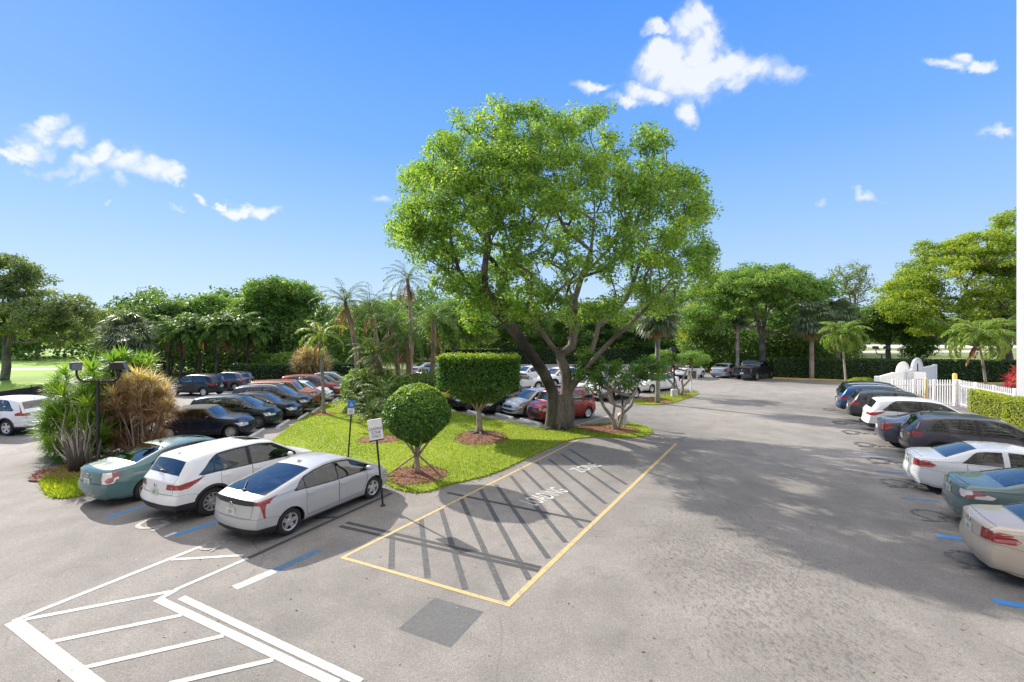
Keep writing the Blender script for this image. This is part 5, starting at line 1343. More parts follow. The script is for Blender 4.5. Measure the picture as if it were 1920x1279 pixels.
# ---------------------------------------------------------------- the big tree
def WL(px, py, Z, base): p = Wp(px, py, Z); return (p[0]-base[0], p[1]-base[1], p[2])
bt = G(1052, 804); Zt = bt[1]
def q(px, py, dz=0): return WL(px, py, Zt+dz, bt)
g = np.random.default_rng(11)
root = thing('mahogany_tree', 'huge spreading green tree with several rising trunks in the middle', 'tree', (bt[0], bt[1], 0))
base3 = (0, 0, -.1)
limbs = [[(.28, 0, -.1), q(1066, 770), q(1062, 742)],
         [q(1062, 742), q(1062, 700, .1), q(1050, 668, .3), q(1028, 640, .4), q(1008, 610, .6), q(1000, 570, 1.0), q(985, 520, 1.4), q(965, 460, 1.8), q(955, 390, 2)],
         [q(1050, 668, .3), q(1072, 650, .6), q(1078, 610, .8), q(1078, 560, .6), q(1090, 520, .4), q(1108, 470, .3), q(1115, 400, .3), q(1112, 330, .3)],
         [q(1062, 742), q(1085, 706, -.3), q(1118, 668, -.5), q(1152, 632, -.8), q(1185, 604, -1.0), q(1225, 565, -1.4), q(1262, 520, -1.8)],
         [q(1085, 706, -.3), q(1112, 650, .8), q(1122, 612, 1.2), q(1150, 590, 1.4), q(1175, 560, 1.6), q(1190, 520, 2), q(1215, 450, 2.6)],
         [q(1108, 470, .3), q(1060, 430, -1.5), q(1030, 370, -2.5)], [q(1090, 520, .4), q(1140, 470, -1.2), q(1180, 400, -2.4)]]
mbT = MB()
# dark left trunk is a stem of its own, fused at the root
limb2 = [q(1032, 806, -.15), q(1036, 770, -.15), q(1036, 735, -.1), q(1020, 700, -.2), q(1000, 670, -.4), q(978, 640, -.6), q(955, 608, -.8), q(925, 578, -1.2), q(890, 548, -1.8), q(860, 505, -2.4), q(845, 450, -2.8)]
lobes = [(845, 390, 90), (800, 440, 66), (905, 280, 82), (960, 268, 70), (1012, 258, 62), (1105, 262, 74), (1185, 310, 80), (1245, 370, 75), (1268, 440, 68), (1290, 468, 46), (1000, 380, 110), (1120, 400, 110), (1200, 480, 80), (900, 450, 95), (865, 505, 62), (785, 425, 48), (1010, 480, 80), (1235, 535, 48), (955, 535, 55), (818, 330, 52), (1070, 330, 80), (940, 350, 90), (880, 560, 40), (1085, 575, 28), (835, 300, 48), (800, 360, 45), (1275, 345, 42), (1300, 400, 36), (1215, 285, 40), (1100, 225, 36), (925, 225, 38), (1015, 225, 34), (760, 430, 34), (830, 512, 36), (880, 560, 36), (935, 580, 30), (1238, 556, 32), (1200, 555, 36), (1060, 548, 30), (1000, 560, 34), (1295, 505, 40), (888, 600, 24), (930, 612, 20), (1150, 575, 28), (1188, 592, 24), (1012, 605, 20), (1078, 600, 18)]
T = []; w = np.array([l[2]**2 for l in lobes], float); w /= w.sum()
while len(T) < 1080:
    l = lobes[g.choice(len(lobes), p=w)]; a = g.random()*6.28; r = g.random()**.5*l[2]
    px, py = l[0]+r*math.cos(a), l[1]+r*math.sin(a)
    rho = ((px-1035)/330)**2+((py-400)/225)**2
    dz = (math.sqrt(max(.03, 1-rho))*6.3)*(1 if g.random() < .5 else -1)*g.random()**.42
    T.append(np.array(WL(px, py, Zt+dz, bt)))
T = np.array(T)
left = T[:, 0] < (q(960, 400)[0]); 
for limbset, sel, R0 in ((limbs, ~left, .335), ([limb2], left, .30)):
    sk = Skeleton(limbset, .35); sk.grow(list(T[sel]), g, np.array([0, 0, 2.0]), .35, .6, 3.4); mbS = MB(); sk.mesh(mbS, R0, .012, .55); mbS.build('trunk', M['bark' if R0 > .31 else 'bark_darker'], root, True)
for a, l_, r_ in ((-2.6, 1.15, .17), (-1.2, .8, .19), (.3, .9, .18), (1.6, .8, .2), (3.0, 1.0, .18), (-1.9, .75, .16)):
    mbT.tube([(.0, 0, .5), (math.cos(a)*.34, math.sin(a)*.34, .22), (math.cos(a)*l_*.7, math.sin(a)*l_*.7, .08), (math.cos(a)*l_*1.1, math.sin(a)*l_*1.1, .02)], [r_*1.1, r_, r_*.55, .03], 8)
mbT.tube([(-.12, .0, -.1), (-.12, 0, .6), (-.05, 0, 1.25), (-.02, 0, 1.7)], [.46, .36, .30, .18], 14)
mbT.build('root_flare', M['bark'], root, True)
lv = Leaves(); clump_leaves(lv, T,   .52*g.uniform(.6, 1.45, len(T)), 118, .155, .72, .5, g=g, aspect=.5)
lv.build('crown', M['leaf_big'], root)

# ---------------------------------------------------------------- topiaries and shrubs
def topiary_tree(name, label, base, group, build):
    t = thing(name, label, 'topiary tree', (base[0], base[1], .08), 0, group); build(t); return t
def ball(t):
    g = np.random.default_rng(21); n = 21000; d = unit(g.normal(size=(n, 3))); r = 1.10
    low = np.clip(-d[:, 2:], 0, 1); P = d*r*(1-.10*g.random((n, 1))**1.5)*(1+.035*np.sin(d[:, :1]*8+1)*np.cos(d[:, 1:2]*7+d[:, 2:]*5)+g.normal(size=(n, 1))*.014)
    P[:, :2] *= 1-.42*low**1.3; P[:, 2:] *= np.where(d[:, 2:] < 0, .86, .96); P += np.array([0, 0, 1.90])
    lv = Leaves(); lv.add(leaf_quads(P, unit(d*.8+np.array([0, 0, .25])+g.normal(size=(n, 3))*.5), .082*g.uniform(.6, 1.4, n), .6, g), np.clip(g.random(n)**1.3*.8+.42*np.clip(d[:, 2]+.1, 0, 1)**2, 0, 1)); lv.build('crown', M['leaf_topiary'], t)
    mb = MB(); mb.lathe([(.05, 1.1), (.45, 1.2), (.80, 1.5), (.90, 1.9), (.72, 2.4), (.3, 2.72), (.01, 2.76)], 20); mb.build('light_block_core', M['core'], t, True)  # dark filler body added inside the leaf shell to block light
    mb = MB(); mb.tube([(0, 0, -.05), (.02, 0, .25), (-.03, .02, .55), (0, 0, .95)], [.11, .085, .08, .07], 9)
    for k in range(5): a = k*1.3; mb.tube([(0, 0, .55), (math.cos(a)*.22, math.sin(a)*.22, .85), (math.cos(a)*.5, math.sin(a)*.5, 1.2)], [.045, .035, .02], 6)
    mb.build('trunk', M['bark_pale'], t, True)
    for a in (3.4, -.45, 1.9): mb = MB(); mb.tube([(math.cos(a)*1.0, math.sin(a)*.8, -.02), (math.cos(a)*.06, math.sin(a)*.06, .62)], .032, 4); mb.build('support_stake', M['bark_palm'], t)
topiary_tree('topiary_tree', 'ball-shaped clipped topiary held by three wooden stakes', G(782, 893), 'clipped topiary trees', ball)
def boxy(t):
    g = np.random.default_rng(22); lv = Leaves(); box_leaves(lv, (0, 0, 2.86), (3.55, 1.95, 1.42), 34000, .09, g, lump=.19)
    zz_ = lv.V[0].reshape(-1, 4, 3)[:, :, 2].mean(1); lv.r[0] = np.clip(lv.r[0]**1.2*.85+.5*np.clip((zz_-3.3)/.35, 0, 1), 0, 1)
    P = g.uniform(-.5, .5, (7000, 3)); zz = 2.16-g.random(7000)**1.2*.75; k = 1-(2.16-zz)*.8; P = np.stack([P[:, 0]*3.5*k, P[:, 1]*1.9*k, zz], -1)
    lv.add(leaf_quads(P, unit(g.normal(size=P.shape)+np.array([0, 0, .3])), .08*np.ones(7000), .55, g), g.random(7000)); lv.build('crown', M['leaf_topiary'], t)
    mb = MB(); mb.box((0, 0, 2.86), (3.2, 1.6, 1.2)); mb.build('light_block_core', M['core'], t)  # dark filler box added behind the leaves to block light
    mb = MB(); mb.tube([(0, 0, -.06), (.0, 0, .35), (-.03, 0, .9), (-.06, 0, 1.1)], [.19, .13, .12, .13], 10)
    for k in range(9): a = k*.7+.2; mb.tube([(-.05, 0, .95), (math.cos(a)*.45, math.sin(a)*.25, 1.5), (math.cos(a)*1.2, math.sin(a)*.6, 2.3)], [.07, .05, .03], 6)
    for a in (-1.3, .3, 2.6, -2.3): mb.tube([(0, 0, .12), (math.cos(a)*.3, math.sin(a)*.3, .05), (math.cos(a)*.6, math.sin(a)*.6, .02)], [.07, .05, .02], 6)
    mb.build('trunk', M['bark_pale'], t, True)
topiary_tree('topiary_tree', 'box-shaped clipped topiary on a single pale stem', G(899, 815), 'clipped topiary trees', boxy)
def shrub_tree(label, base, crown, stems, n, seed, leaf='leaf_mid', ls=.11):
    g = np.random.default_rng(seed); t = thing('shrub_tree', label, 'shrub', (base[0], base[1], .05), 0, 'multi-stemmed shrub trees'); T = []
    while len(T) < n:
        c = crown[g.integers(len(crown))]; d = unit(g.normal(size=3)); T.append(np.array(c[:3])+d*g.random()**.45*np.array(c[3:6]))
    limbs = []
    for k in range(stems):
        a = k*2*math.pi/stems+g.random()*.7; r = .9+g.random()*.5
        limbs.append([(math.cos(a)*.08, math.sin(a)*.08, -.05), (math.cos(a+.4)*.25*r, math.sin(a+.4)*.2*r, .55), (math.cos(a-.2)*.65*r, math.sin(a-.2)*.5*r, 1.15), (math.cos(a+.1)*1.1*r, math.sin(a+.1)*.7*r, 1.9)])
    mb = MB(); sel = g.integers(stems, size=n)
    for k, l in enumerate(limbs):
        sk = Skeleton([l], .2); tt = [T[i] for i in range(n) if sel[i] == k]
        if tt: sk.grow(tt, g, np.array([0, 0, .5]), .3, .3, .9)
        sk.mesh(mb, .085, .010, .5)
    mb.build('trunk', M['bark_pale'], t, True)
    lv = Leaves(); clump_leaves(lv, T, .34*g.uniform(.7, 1.3, n), 95, ls, .7, .5, g=g); lv.build('crown', M[leaf], t)
shrub_tree('gnarled pale-stemmed shrub tree on the mulch right of the big trunk', G(1155, 808), [(0.2, 0, 2.7, 1.5, 1.1, .75), (-1.2, .2, 2.6, .9, .9, .8), (1.6, .1, 2.9, 1.0, .9, .6), (-1.3, .8, 3.3, .6, .6, .7)], 4, 130, 31, 'leaf_topiary')
shrub_tree('lighter green multi-stemmed shrub tree beside the lamp on the small island', G(1276, 743), [(0, 0, 2.75, 1.9, 1.2, .7), (1.2, 0, 2.7, 1.0, 1, .5), (-1.3, -.3, 2.8, .9, .8, .6)], 4, 110, 32, 'leaf_mid')

# cordylines in the corner bed
def cordyline(name, label, base, spots, leaf, seed, nb=46, L=.46, group='cordyline clumps in the corner bed', z=.06, stem='bark_pale', sr=.018, low=.026):
    g = np.random.default_rng(seed); t = thing(name, label, 'cordyline', (base[0], base[1], z), 0, group); mb = MB(); lv = Leaves()
    for x, y, zz in spots:
        o = np.array([x-base[0], y-base[1], zz]); a = math.atan2(o[1], o[0]); r0 = .10+.22*g.random(); b = np.array([math.cos(a)*r0, math.sin(a)*r0, 0]); m = b+(o-b)*.5+g.normal(size=3)*.10+np.array([0, 0, .15]); m2 = b+(o-b)*.78+g.normal(size=3)*.06
        mb.tube([b-np.array([0, 0, .1]), b*.6+m*.4, m, m2, o], [sr*1.9, sr*1.4, sr*1.05, sr*.8, sr*.6], 6)
        ax = o-m2+np.array([0, 0, .25]); rb = np.clip((zz-1.0)/2.3, 0, 1) if leaf == 'cord_red' else g.random()
        rosette(lv, o, nb, L*g.uniform(.8, 1.2), low, g, .35, rb, ax, .35)
        rosette(lv, o-unit(ax)*.22, nb//2, L*.9, low, g, .0, rb*.6, ax, 1.0)
    mb.build('stems', M[stem], t, True); lv.build('leaves', M[leaf], t)
g = np.random.default_rng(41)
def spots(n, pxr, pyr, zr, g, shape=None):
    out = []
    while len(out) < n:
        px, py = g.uniform(*pxr), g.uniform(*pyr)
        cx, cy = sum(pxr)/2, sum(pyr)/2
        if ((px-cx)/(pxr[1]-pxr[0])*2)**2+((py-cy)/(pyr[1]-pyr[0])*2)**2 > 1: continue
        Z = g.uniform(*zr); out.append(tuple(Wp(px, py, Z)))
    return out
cordyline('cordyline_clump', 'green leafy cordyline clump left of the lamp post', G(150, 884), spots(70, (78, 210), (690, 872), (16.7, 18.2), g), 'cord_green', 42, 74, .58, low=.015)
cordyline('cordyline_clump', 'reddish tan cordyline clump right of the lamp post', (-13.6, 17.2), spots(84, (186, 318), (698, 866), (16.9, 19.0), g), 'cord_red', 43, 84, .58, low=.014)
cordyline('cordyline_clump', 'tall lime-topped cordylines rising above the reddish clump', (-14.6, 18.2), spots(20, (195, 300), (668, 712), (17.6, 19), g)+[tuple(Wp(172, 700, 16.8))], 'cord_green', 44, 46, .55)
# heavy stumps at the foot of the clump
t = thing('cordyline_stump', 'thick grouped trunks at the foot of the green cordylines', 'cordyline', (*G(152, 886), .05), 0); mb = MB(); g = np.random.default_rng(45)
for k in range(12):
    a = g.random()*6.28; r = .30*g.random()**.5; x, y = r*math.cos(a)*1.3, r*math.sin(a); mb.tube([(x, y, -.05), (x*1.25, y*1.25, .5), (x*1.7+g.normal()*.06, y*1.7, 0.75+g.random()*.35)], [.07, .045, .028], 7)
mb.build('trunk', M['bark_dark'], t, True)
cordyline('tan_shrub', 'round straw-coloured shrub in front of the back hedge', (-18.5, 42.3), [tuple(Wp(583+34*math.sin(k*2.4)*math.sqrt(((k+.5)/60)), 683+26*math.cos(k*2.4)*math.sqrt(((k+.5)/60)), 41.3+1.6*((k*7) % 10)/10)) for k in range(60)], 'cord_tan', 46, 34, .75, None, 0, 'bark_dark', .03)
cordyline('red_ti_plant', 'bright red leafed plant against the white building corner', (28.4, 26.6), [(28.5+g.normal()*.35, 26.6+g.normal()*.35, 1.2+g.random()*1.5) for k in range(16)], 'ti_red', 47, 24, .42, None, 0)

# ---------------------------------------------------------------- palms
feather_palm('slim_palm', 'slim single-stemmed palm on the lawn beside the left-hand row', G(607, 778), (*Wp(601, 650, 26.9)[:2], Wp(601, 648, 26.9)[2]), 11, 1.75, .42, 51, 'palm_lime', 'bark_palmgrey', (.11, .075), 2.1, 2, wid=.03, hang=.7, shaft=.7)
feather_palm('gate_palm', 'small palm with pale trunk in front of the back hedge', (29.3, 41.2), tuple(Wp(1578, 640, 41)), 24, 2.3, .6, 52, 'palm_lime', 'bark_pale', (.09, .07), 2.4, 0, nl=36, wid=.055, hang=.75, shaft=.6)
feather_palm('gate_palm', 'palm with leaning pale trunk behind the picket fence', (36.0, 35.6), tuple(Wp(1836, 645, 34.5)), 24, 2.7, .65, 53, 'palm_lime', 'bark_pale', (.10, .08), 2.4, 3, nl=36, wid=.06, hang=.75, shaft=.6)
gp = 'date palms in the cluster left of the big tree'
for k, (px, bx, py, Z, n, L, dead, lab) in enumerate([
    (647, 668, 556, 33, 22, 2.6, 9, 'leftmost date palm of the cluster, with hanging dead skirt'),
    (764, 766, 512, 37, 18, 2.6, 8, 'tallest date palm of the cluster, thin dark trunk against the sky'),
    (730, 742, 596, 32, 22, 2.7, 7, 'date palm in the middle of the cluster with brown drooping fronds'),
    (812, 800, 590, 31, 20, 2.5, 3, 'date palm with curved reddish trunk beside the box topiary'),
    (694, 706, 566, 36, 24, 2.7, 4, 'bushy date palm behind the leftmost one'),
    (762, 756, 626, 31, 18, 2.3, 5, 'low date palm between the brown trunks'),
    (705, 712, 655, 30, 20, 2.2, 3, 'lowest date palm at the front of the cluster')]):
    b = ((bx-960)*Z/F, Z); tp = Wp(px, py+12, Z)
    feather_palm('date_palm', lab, b, tuple(tp), n, L, .42, 60+k, 'palm', 'bark_palm', (.19, .14), 1.9, int(dead*1.8)+2, gp, wid=.022, hang=.55, lean=.25, nl=34)
t = bush('palm_underplanting', 'dense dark undergrowth beneath the date palms', (-8.6, 30.2), [(0, 0, 1.0, 2.2, 1.6, 1.3), (2.0, -.8, .9, 1.5, 1.2, 1.2), (-1.4, .6, 1.2, 1.2, 1.2, 1.2), (3.0, .3, 1.1, 1.3, 1.0, 1.3), (1.0, -2.0, .6, 1.2, .9, .8)], 15000, .2, 'leaf_mid', 71)
for k, (px, py, Z, L) in enumerate([(700, 760, 25.5, 1.7), (720, 725, 27, 1.9), (668, 745, 28, 1.6), (750, 735, 28, 1.7), (690, 700, 29.5, 1.8), (735, 790, 23.5, 1.2), (780, 715, 29, 1.5)]):
    p = Wp(px, py, Z); feather_palm('young_date_palm', ['feathery young palm right behind the wheelchair sign', 'young palm with arching fronds above the mulch patch', 'young palm at the left edge of the cluster', 'young palm behind the ball topiary', 'taller young palm under the leftmost date palm', 'smallest young palm touching the ball topiary', 'young palm showing left of the box topiary'][k], (p[0], Z), (p[0], Z, max(.3, p[2]-.5)), 22, L, .34, 80+k, 'palm', 'bark_palm', (.10, .08), 1.6, 2, 'young palms in the cluster', wid=.02, hang=.4, nl=30)
fan_palm('fan_palm', 'fan palm with golden lower leaves on the small island', G(1233, 757), Wp(1236, 590, 31.3)[2], 34, .95, 1.15, 91, 'palm_grey', 'bark_palmgrey', (.17, .15), 12, 'fan palms')
fan_palm('fan_palm', 'dark fan palm in front of the back hedge left of the gate palm', (30.2, 47.3), Wp(1525, 600, 47)[2], 36, 1.2, 1.5, 92, 'palm_grey', 'bark_palm', (.22, .2), 6, 'fan palms')
fan_palm('fan_palm', 'second dark fan palm beside it, half hidden', (35.4, 51.0), 6.6, 30, 1.2, 1.5, 93, 'palm_grey', 'bark_palm', (.22, .2), 6, 'fan palms')
fan_palm('fan_palm', 'broad silvery fan palm behind the cordylines', (-34.0, 41.5), 4.4, 50, 1.3, 1.6, 94, 'palm_grey', 'bark_palm', (.25, .22), 8, 'fan palms')
fan_palm('fan_palm', 'slender fan palm with pale stem beside the black pickup', (24.9, 51.8), 6.0, 18, .6, .8, 95, 'palm_grey', 'bark_pale', (.20, .15), 2, 'fan palms')
for k, (px, Z, h) in enumerate([(338, 45, 4.6), (372, 46, 5.2), (405, 45, 5.0), (440, 46, 5.4), (462, 47, 4.6), (315, 47, 5)]):
    feather_palm('areca_palm', ['dark palm above the black crossover', 'dark palm clump in the shade left of centre', 'dark palm with brown fronds behind the back row', 'dark palm above the grey hatchback', 'dark palm beside the clipped hedge', 'dark palm behind the cordylines'][k], ((px-960)*Z/F, Z), ((px-960)*Z/F+.3, Z, h), 24, 2.8, .6, 100+k, 'leaf_dark', 'bark_dark', (.15, .1), 2.2, 6, 'dark palms at the back left', wid=.085, hang=.8, nl=24)

# ---------------------------------------------------------------- hedges
gh = 'clipped hedges'
hedge('long_hedge', 'long dark clipped hedge along the back right of the lot', (27.4, 49.6), (52, 44.2), 1.6, 2.1, 130, .17, 'leaf_hedge', 111, gh)
hedge('back_hedge', 'dark clipped hedge closing the middle of the lot far behind', (-10, 70.3), (25.5, 70.3), 1.5, 2.4, 70, .24, 'leaf_hedge', 112, gh)
hedge('left_hedge', 'sunlit-topped clipped hedge beside the grey hatchback', (-26.5, 44.6), (-14, 46.0), 1.6, 1.8, 130, .16, 'leaf_hedge', 113, gh)
hedge('bright_hedge', 'bright lime clipped hedge in front of the picket fence', (27.75, 28.2), (26.1, 24.3), .6, 1.35, 520, .085, 'leaf_hedge_lime', 114, gh, .12)
hedge('bright_hedge', 'second lime hedge block nearer the camera at the right edge', (25.7, 23.7), (24.0, 19.6), 1.4, 1.5, 520, .085, 'leaf_hedge_lime', 115, gh, .12)
bush('low_shrub', 'low lime shrub at the foot of the gate palm', (31.2, 41.6), [(0, 0, .35, 1.5, .6, .45)], 2500, .13, 'leaf_hedge_lime', 116)
bush('leafy_bush', 'sunlit leafy shrub on top of the left hedge line', (-23.4, 47.5), [(0, 0, 1.6, 3, 1, 1.2), (4, 0, 1.4, 2, 1, 1.1)], 5000, .25, 'leaf_mid', 117)

# ---------------------------------------------------------------- trees round the lot
def U(px, Z): return (px-960)*Z/F
def hh(py, Z): return H+(HZ-py)*Z/F
gb = 'trees around the car park'
def bg(label, px, Z, top, bot, rpx, leaf, seed, ncl=150, per=75, size=.30, R0=.3, name='shade_tree', extra=None, flat=.62, cr=1.0, dpt=None, fork=None):
    X = U(px, Z); ht, hb = hh(top, Z), hh(bot, Z); r = rpx*Z/F; dy = dpt or r*.8; c = (ht+hb)/2; rz = (ht-hb)/2
    g_ = np.random.default_rng(seed+500)
    crown = [(0, 0, c, r*.72, dy*.7, rz*.85)]
    for k in range(7):
        a = k*.9+g_.random()*.5; crown.append((math.cos(a)*r*.55, math.sin(a)*dy*.55, c+g_.uniform(-.35, .45)*rz, r*.40, dy*.4, rz*.42))
    if extra: crown += extra
    return tree(name, label, (X, Z), crown, int(ncl*1.25), cr, int(per*1.35), size*1.1, leaf, 'bark', R0, seed, None, gb, flat=flat, fork=fork)
bg('large airy tree at the left edge with low spreading limbs', 8, 47, 470, 600, 85, 'leaf_olive', 121, 300, 80, .24, .36, cr=.8, fork=2.6, extra=[(5.6, 0, hh(585, 47), 2.6, 2.6, 1.9), (7.0, 0.5, hh(598, 47), 1.9, 2.4, 2.0), (3, -1, hh(600, 47), 3.5, 3, 1.6), (-3, 0, hh(600, 47), 3, 3, 1.8), (5, 1, hh(628, 47), 3, 2.5, 1.0)])
bg('scrubby small tree above the silvery fan palm', 205, 60, 575, 660, 40, 'leaf_olive', 123, 50, 50, .26)
bg('dark tree with bare crooked limbs behind the cordylines', 315, 52, 560, 650, 44, 'leaf_dark', 124, 100, 70, .28)
bg('broad mid-green tree behind the black crossover', 400, 56, 545, 665, 62, 'leaf_mid', 125, 150, 75, .3)
bg('tall dense tree behind the left hedge', 512, 54, 513, 665, 88, 'leaf_mid', 126, 260, 85, .28, .45)
bg('dark tree between the left hedge and the date palms', 590, 60, 560, 670, 55, 'leaf_dark', 127, 110, 75, .3)
bg('mid-green tree behind the date palms', 700, 62, 556, 680, 80, 'leaf_mid', 128, 170, 75, .3)
bg('green tree seen below the left limbs of the big tree', 850, 66, 556, 672, 80, 'leaf_mid', 129, 170, 75, .3)
bg('dark tree behind the forked trunk', 980, 72, 560, 668, 80, 'leaf_dark', 130, 170, 75, .32)
bg('dense tree right behind the leaning limb', 1100, 76, 556, 668, 85, 'leaf_dark', 131, 170, 75, .33)
bg('shaded tree behind the island fan palm', 1215, 72, 562, 668, 75, 'leaf_dark', 132, 160, 75, .32)
bg('small bright tree left of the umbrella-shaped tree', 1300, 58, 560, 680, 40, 'leaf_lime', 133, 90, 70, .24, .3)
bg('wide umbrella-shaped tree above the black pickup', 1428, 53, 484, 622, 138, 'leaf_mid', 134, 420, 95, .25, .36, flat=.5, cr=1.0, dpt=6.5, fork=4.0, extra=[(-6, 0, hh(600, 53), 3, 3, 1.6), (5.5, 0, hh(610, 53), 3, 3, 1.6)])
bg('thin half-bare tree rising behind the fan palms', 1602, 72, 482, 600, 45, 'leaf_olive', 135, 55, 34, .26, .3)
bg('dark rounded tree behind the gate palm', 1560, 64, 560, 668, 60, 'leaf_dark', 136, 120, 75, .3)
bg('dark green tree over the back hedge, left of the great yellow-green tree', 1665, 60, 556, 650, 62, 'leaf_dark', 137, 150, 75, .28)
T7 = [(1800, 520, 95, 60), (1720, 560, 55, 45), (1690, 585, 40, 38), (1850, 470, 70, 40), (1905, 500, 70, 60), (1860, 580, 70, 55), (1760, 610, 55, 40), (1935, 430, 50, 26), (1900, 405, 30, 14), (1785, 470, 45, 25), (1960, 580, 60, 60)]
s7 = 50/F; b7 = (U(1893, 50), 50)
tree('shade_tree', 'great yellow-green layered tree at the right', b7, [((px-1893)*s7, dy_, hh(py, 50), rx*s7, min(5, rx*s7), ry*s7) for (px, py, rx, ry), dy_ in zip(T7, (0, 1, -1, 0, 2, -2, -1.5, 1, 0, 1.5, 2))], 640, .95, 110, .26, 'leaf_lime', 'bark', .55, 138, None, gb, flat=.45, fork=3.2)
bg('tree with green hanging branches behind the arched wall', 1722, 58, 600, 690, 34, 'leaf_dark', 139, 60, 70, .26, .2)
# the wood beyond
g = np.random.default_rng(77); lv = Leaves(); CC = []; RR = []
for k in range(1250):
    u = g.random(); px = -260+u*2160; Z = g.uniform(84, 112)
    if 1620 < px: Z = g.uniform(190, 240)
    if px < 160: Z = g.uniform(80, 100)
    top = 566+18*math.sin(px*.013)+14*math.sin(px*.037+1)
    if px > 1620: top = 600
    h = g.random()**.8*(hh(top, Z)-1.5)+1.0; CC.append((U(px, Z), Z, h)); RR.append(g.uniform(2.2, 3.6)*(Z/95))
clump_leaves(lv, np.array(CC), np.array(RR), 110, .85, .7, .5, g=g)
tag(lv.build('distant_wood', M['leaf_dark']), 'far-off belt of woodland closing the view behind the car park', 'woodland', None, 'stuff')
g = np.random.default_rng(78); lv = Leaves(); CC = []; RR = []
for k in range(950):
    px = g.uniform(170, 1600); Z = g.uniform(50, 60) if px < 660 else g.uniform(73, 82) if px < 1290 else g.uniform(55, 62); CC.append((U(px, Z), Z, g.uniform(.5, 6.0))); RR.append(g.uniform(1.2, 2.0))
clump_leaves(lv, np.array(CC), np.array(RR), 120, .38, .8, .5, g=g)
tag(lv.build('undergrowth', M['leaf_dark']), 'dark tangled undergrowth beneath the back trees', 'undergrowth', None, 'stuff')

# birds perched on the bare tree top
t = thing('bare_snag', 'leafless treetop with perched dark birds against the sky', 'tree', (U(240, 56), 56, 0)); mb = MB(); o = np.array([U(240, 56), 56, 0])
tips = []
mb.tube([(0, 0, 0), (.2, 0, 4), (.6, 0, hh(592, 56))], [.2, .13, .06], 6)
for a, b in (((252, 592), (270, 566)), ((252, 592), (238, 562)), ((238, 570), (218, 571)), ((262, 578), (278, 577)), ((252, 585), (256, 556))):
    p0, p1 = Wp(*a, 56)-o, Wp(*b, 56)-o; mb.tube([p0, (p0+p1)/2+np.array([0, 0, .15]), p1], [.05, .04, .02], 5); tips += [p1, (p0+p1)/2+np.array([0, 0, .15])]
mb.build('trunk', M['bark_dark'], t)
for k, p in enumerate(tips[:9]):
    mb = MB(); mb.lathe([(.001, -.16), (.05, -.12), (.09, -.02), (.085, .08), (.05, .14), (.055, .19), (.03, .23), (.001, .24)], 8); mb.box((-.05, 0, -.22), (.03, .05, .16)); mb.box((.08, 0, .20), (.07, .02, .02))
    b_ = mb.build('perched_bird', M['black_metal'], None, True); b_.location = tuple(p+o+np.array([0, 0, .16])); b_.rotation_euler = (0, .3, k*1.3); tag(b_, 'dark bird perched on the bare treetop behind the silvery fan palm', 'bird', 'birds on the bare treetop')

# ---------------------------------------------------------------- sky, sun, camera
sun_az = math.atan2(-.73, .68)       # from +Y towards -X
elev = R(31.5)
sd = Vector((-.73, .68, 0)).normalized()*math.cos(elev)+Vector((0, 0, math.sin(elev)))
L = bpy.data.lights.new('sun', 'SUN'); L.energy = 4.9; L.angle = R(.53); L.color = (1, .93, .82)
so = bpy.data.objects.new('sun', L); col.objects.link(so); so.rotation_euler = (-sd).to_track_quat('-Z', 'Y').to_euler()
w = bpy.data.worlds.new('World'); sc.world = w; w.use_nodes = True; nt = w.node_tree; nt.nodes.clear()
out = nt.nodes.new('ShaderNodeOutputWorld'); bgn = nt.nodes.new('ShaderNodeBackground'); sky = nt.nodes.new('ShaderNodeTexSky')
sky.sky_type = 'NISHITA'; sky.sun_disc = False; sky.sun_elevation = elev; sky.sun_rotation = math.atan2(sd.x, sd.y); sky.air_density = 1.0; sky.dust_density = .25; sky.ozone_density = 2.2; sky.altitude = 0
SKY_STR = .15
tc = nt.nodes.new('ShaderNodeTexCoord'); sep = nt.nodes.new('ShaderNodeSeparateXYZ'); nt.links.new(tc.outputs['Generated'], sep.inputs[0])
grad = ramp(nt, sep.outputs[2], [(0, (.215, .29, .42)), (.10, (.18, .265, .42)), (.22, (.12, .22, .42)), (.36, (.068, .17, .42)), (.58, (.034, .125, .42)), (.66, (.20, .27, .47)), (.85, (.75, .76, .82)), (1, (.85, .85, .88))])  # top stops whitened above the view, added as neutral fill light
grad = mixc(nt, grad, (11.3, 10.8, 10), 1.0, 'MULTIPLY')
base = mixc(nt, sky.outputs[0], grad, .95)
# clouds: soft patches at fixed bearings in the sky, broken up by noise
def warp(sc_, amt):
    n_ = nt.nodes.new('ShaderNodeTexNoise'); n_.inputs['Scale'].default_value = sc_; n_.inputs['Detail'].default_value = 6; n_.inputs['Roughness'].default_value = .6; nt.links.new(tc.outputs['Generated'], n_.inputs['Vector'])
    s_ = nt.nodes.new('ShaderNodeVectorMath'); s_.operation = 'SUBTRACT'; nt.links.new(n_.outputs['Color'], s_.inputs[0]); s_.inputs[1].default_value = (.5, .5, .5)
    m_ = nt.nodes.new('ShaderNodeVectorMath'); m_.operation = 'SCALE'; nt.links.new(s_.outputs[0], m_.inputs[0]); m_.inputs['Scale'].default_value = amt; return m_.outputs[0]
ad = nt.nodes.new('ShaderNodeVectorMath'); ad.operation = 'ADD'; nt.links.new(tc.outputs['Generated'], ad.inputs[0]); nt.links.new(warp(9, .12), ad.inputs[1])
sp2 = nt.nodes.new('ShaderNodeSeparateXYZ'); nt.links.new(ad.outputs[0], sp2.inputs[0])
dy = mth(nt, 'MAXIMUM', sp2.outputs[1], .02); u = mth(nt, 'DIVIDE', sp2.outputs[0], dy); v = mth(nt, 'DIVIDE', sp2.outputs[2], dy)
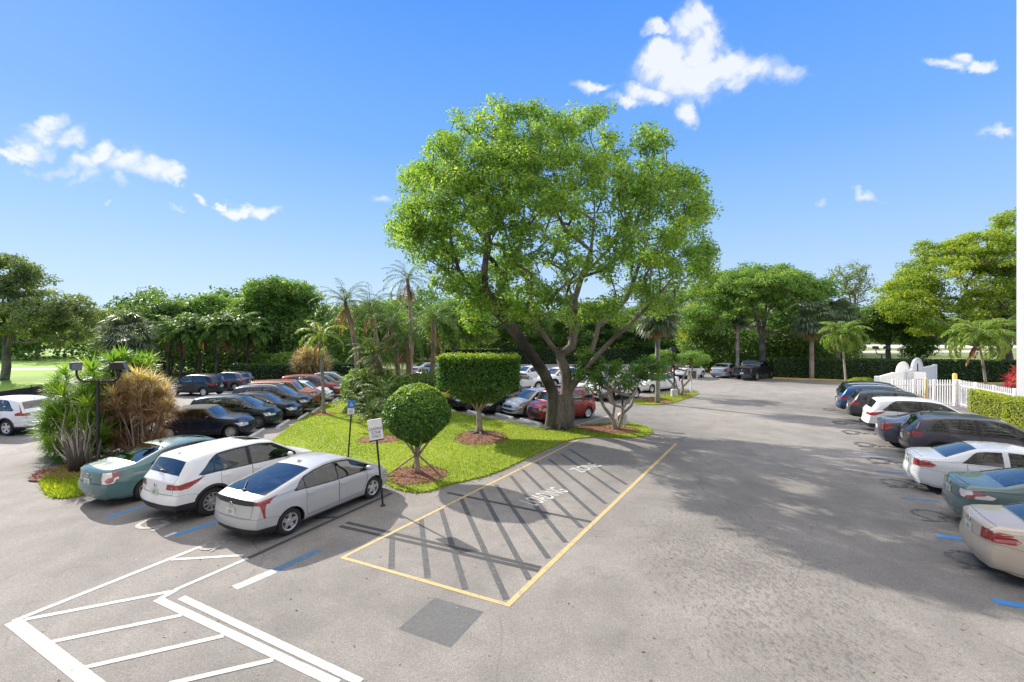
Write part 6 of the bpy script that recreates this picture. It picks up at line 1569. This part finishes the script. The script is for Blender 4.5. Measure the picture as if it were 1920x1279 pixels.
CL = [(70, 240, 70, 26), (150, 300, 70, 22), (60, 262, 60, 20), (140, 325, 40, 14), (290, 325, 90, 26), (350, 350, 40, 12), (425, 385, 26, 8), (1180, 190, 50, 20), (1260, 100, 60, 40), (1320, 138, 150, 62), (1400, 128, 120, 50), (1300, 50, 55, 48), (1235, 52, 50, 22), (1330, 90, 50, 50), (1300, 205, 34, 34), (1215, 170, 70, 30), (1105, 165, 55, 22), (1480, 135, 55, 36),
      (1785, 118, 62, 20), (1815, 98, 42, 20), (1858, 115, 36, 22), (1865, 236, 42, 15), (1610, 378, 42, 15), (1527, 387, 24, 14), (80, 225, 52, 22), (125, 253, 52, 30), (30, 278, 50, 20), (105, 305, 60, 22), (190, 290, 55, 26), (250, 310, 70, 26), (330, 338, 62, 24), (225, 335, 26, 20), (165, 320, 40, 24), (460, 392, 52, 17), (505, 398, 36, 18), (712, 383, 30, 11), (200, 362, 18, 8), (385, 380, 16, 12), (330, 395, 26, 7)]
acc = None
for cx, cy, rx, ry in CL:
    a = mth(nt, 'DIVIDE', mth(nt, 'SUBTRACT', u, (cx-960)/F), rx/F); b = mth(nt, 'DIVIDE', mth(nt, 'SUBTRACT', v, (HZ-cy)/F), ry/F)
    d = mth(nt, 'SUBTRACT', 1.0, mth(nt, 'ADD', mth(nt, 'MULTIPLY', a, a), mth(nt, 'MULTIPLY', b, b)), True)
    acc = d if acc is None else mth(nt, 'MAXIMUM', acc, d)
nz = noise(nt, 9, 9, .6, tc.outputs['Generated'], .6); nz2 = noise(nt, 3.5, 5, .55, tc.outputs['Generated'], .3)
dens = mth(nt, 'ADD', mth(nt, 'MULTIPLY', acc, 1.35), mth(nt, 'MULTIPLY', mth(nt, 'SUBTRACT', nz, .53), 3.2)); dens = mth(nt, 'MULTIPLY', dens, mth(nt, 'GREATER_THAN', sep.outputs[1], .03))
dens = mth(nt, 'MULTIPLY', dens, mth(nt, 'MINIMUM', mth(nt, 'MULTIPLY', acc, 2.2), 1.0))
mask = ramp(nt, mth(nt, 'MULTIPLY', dens, .80), [(-.0, (0, 0, 0)), (.35, (.09, .09, .09)), (.7, (.36, .36, .36)), (1.0, (.8, .8, .8))])
cc = mixc(nt, (3.3, 3.5, 4.1), (4.2, 4.2, 4.25), ramp(nt, mth(nt, 'ADD', mth(nt, 'MULTIPLY', dens, .5), nz2), [(.5, (0, 0, 0)), (1.1, (1, 1, 1))]))
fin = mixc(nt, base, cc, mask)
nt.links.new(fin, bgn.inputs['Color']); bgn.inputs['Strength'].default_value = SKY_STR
nt.links.new(bgn.outputs[0], out.inputs['Surface'])
cam = bpy.data.cameras.new('camera'); co = bpy.data.objects.new('camera', cam); col.objects.link(co); sc.camera = co
co.location = (0, 0, H); co.rotation_euler = (R(90), 0, 0); cam.sensor_width = 36; cam.lens = 36*F/1920; cam.shift_y = -(639.5-HZ)/1920; cam.clip_end = 2000; cam.clip_start = .05
vs_ = sc.view_settings; vs_.view_transform = 'Standard'; vs_.look = 'None'; vs_.exposure = .75; vs_.gamma = 1; vs_.use_curve_mapping = False
sc.cycles.max_bounces = 8; sc.cycles.transparent_max_bounces = 12; sc.cycles.diffuse_bounces = 3; sc.cycles.glossy_bounces = 3
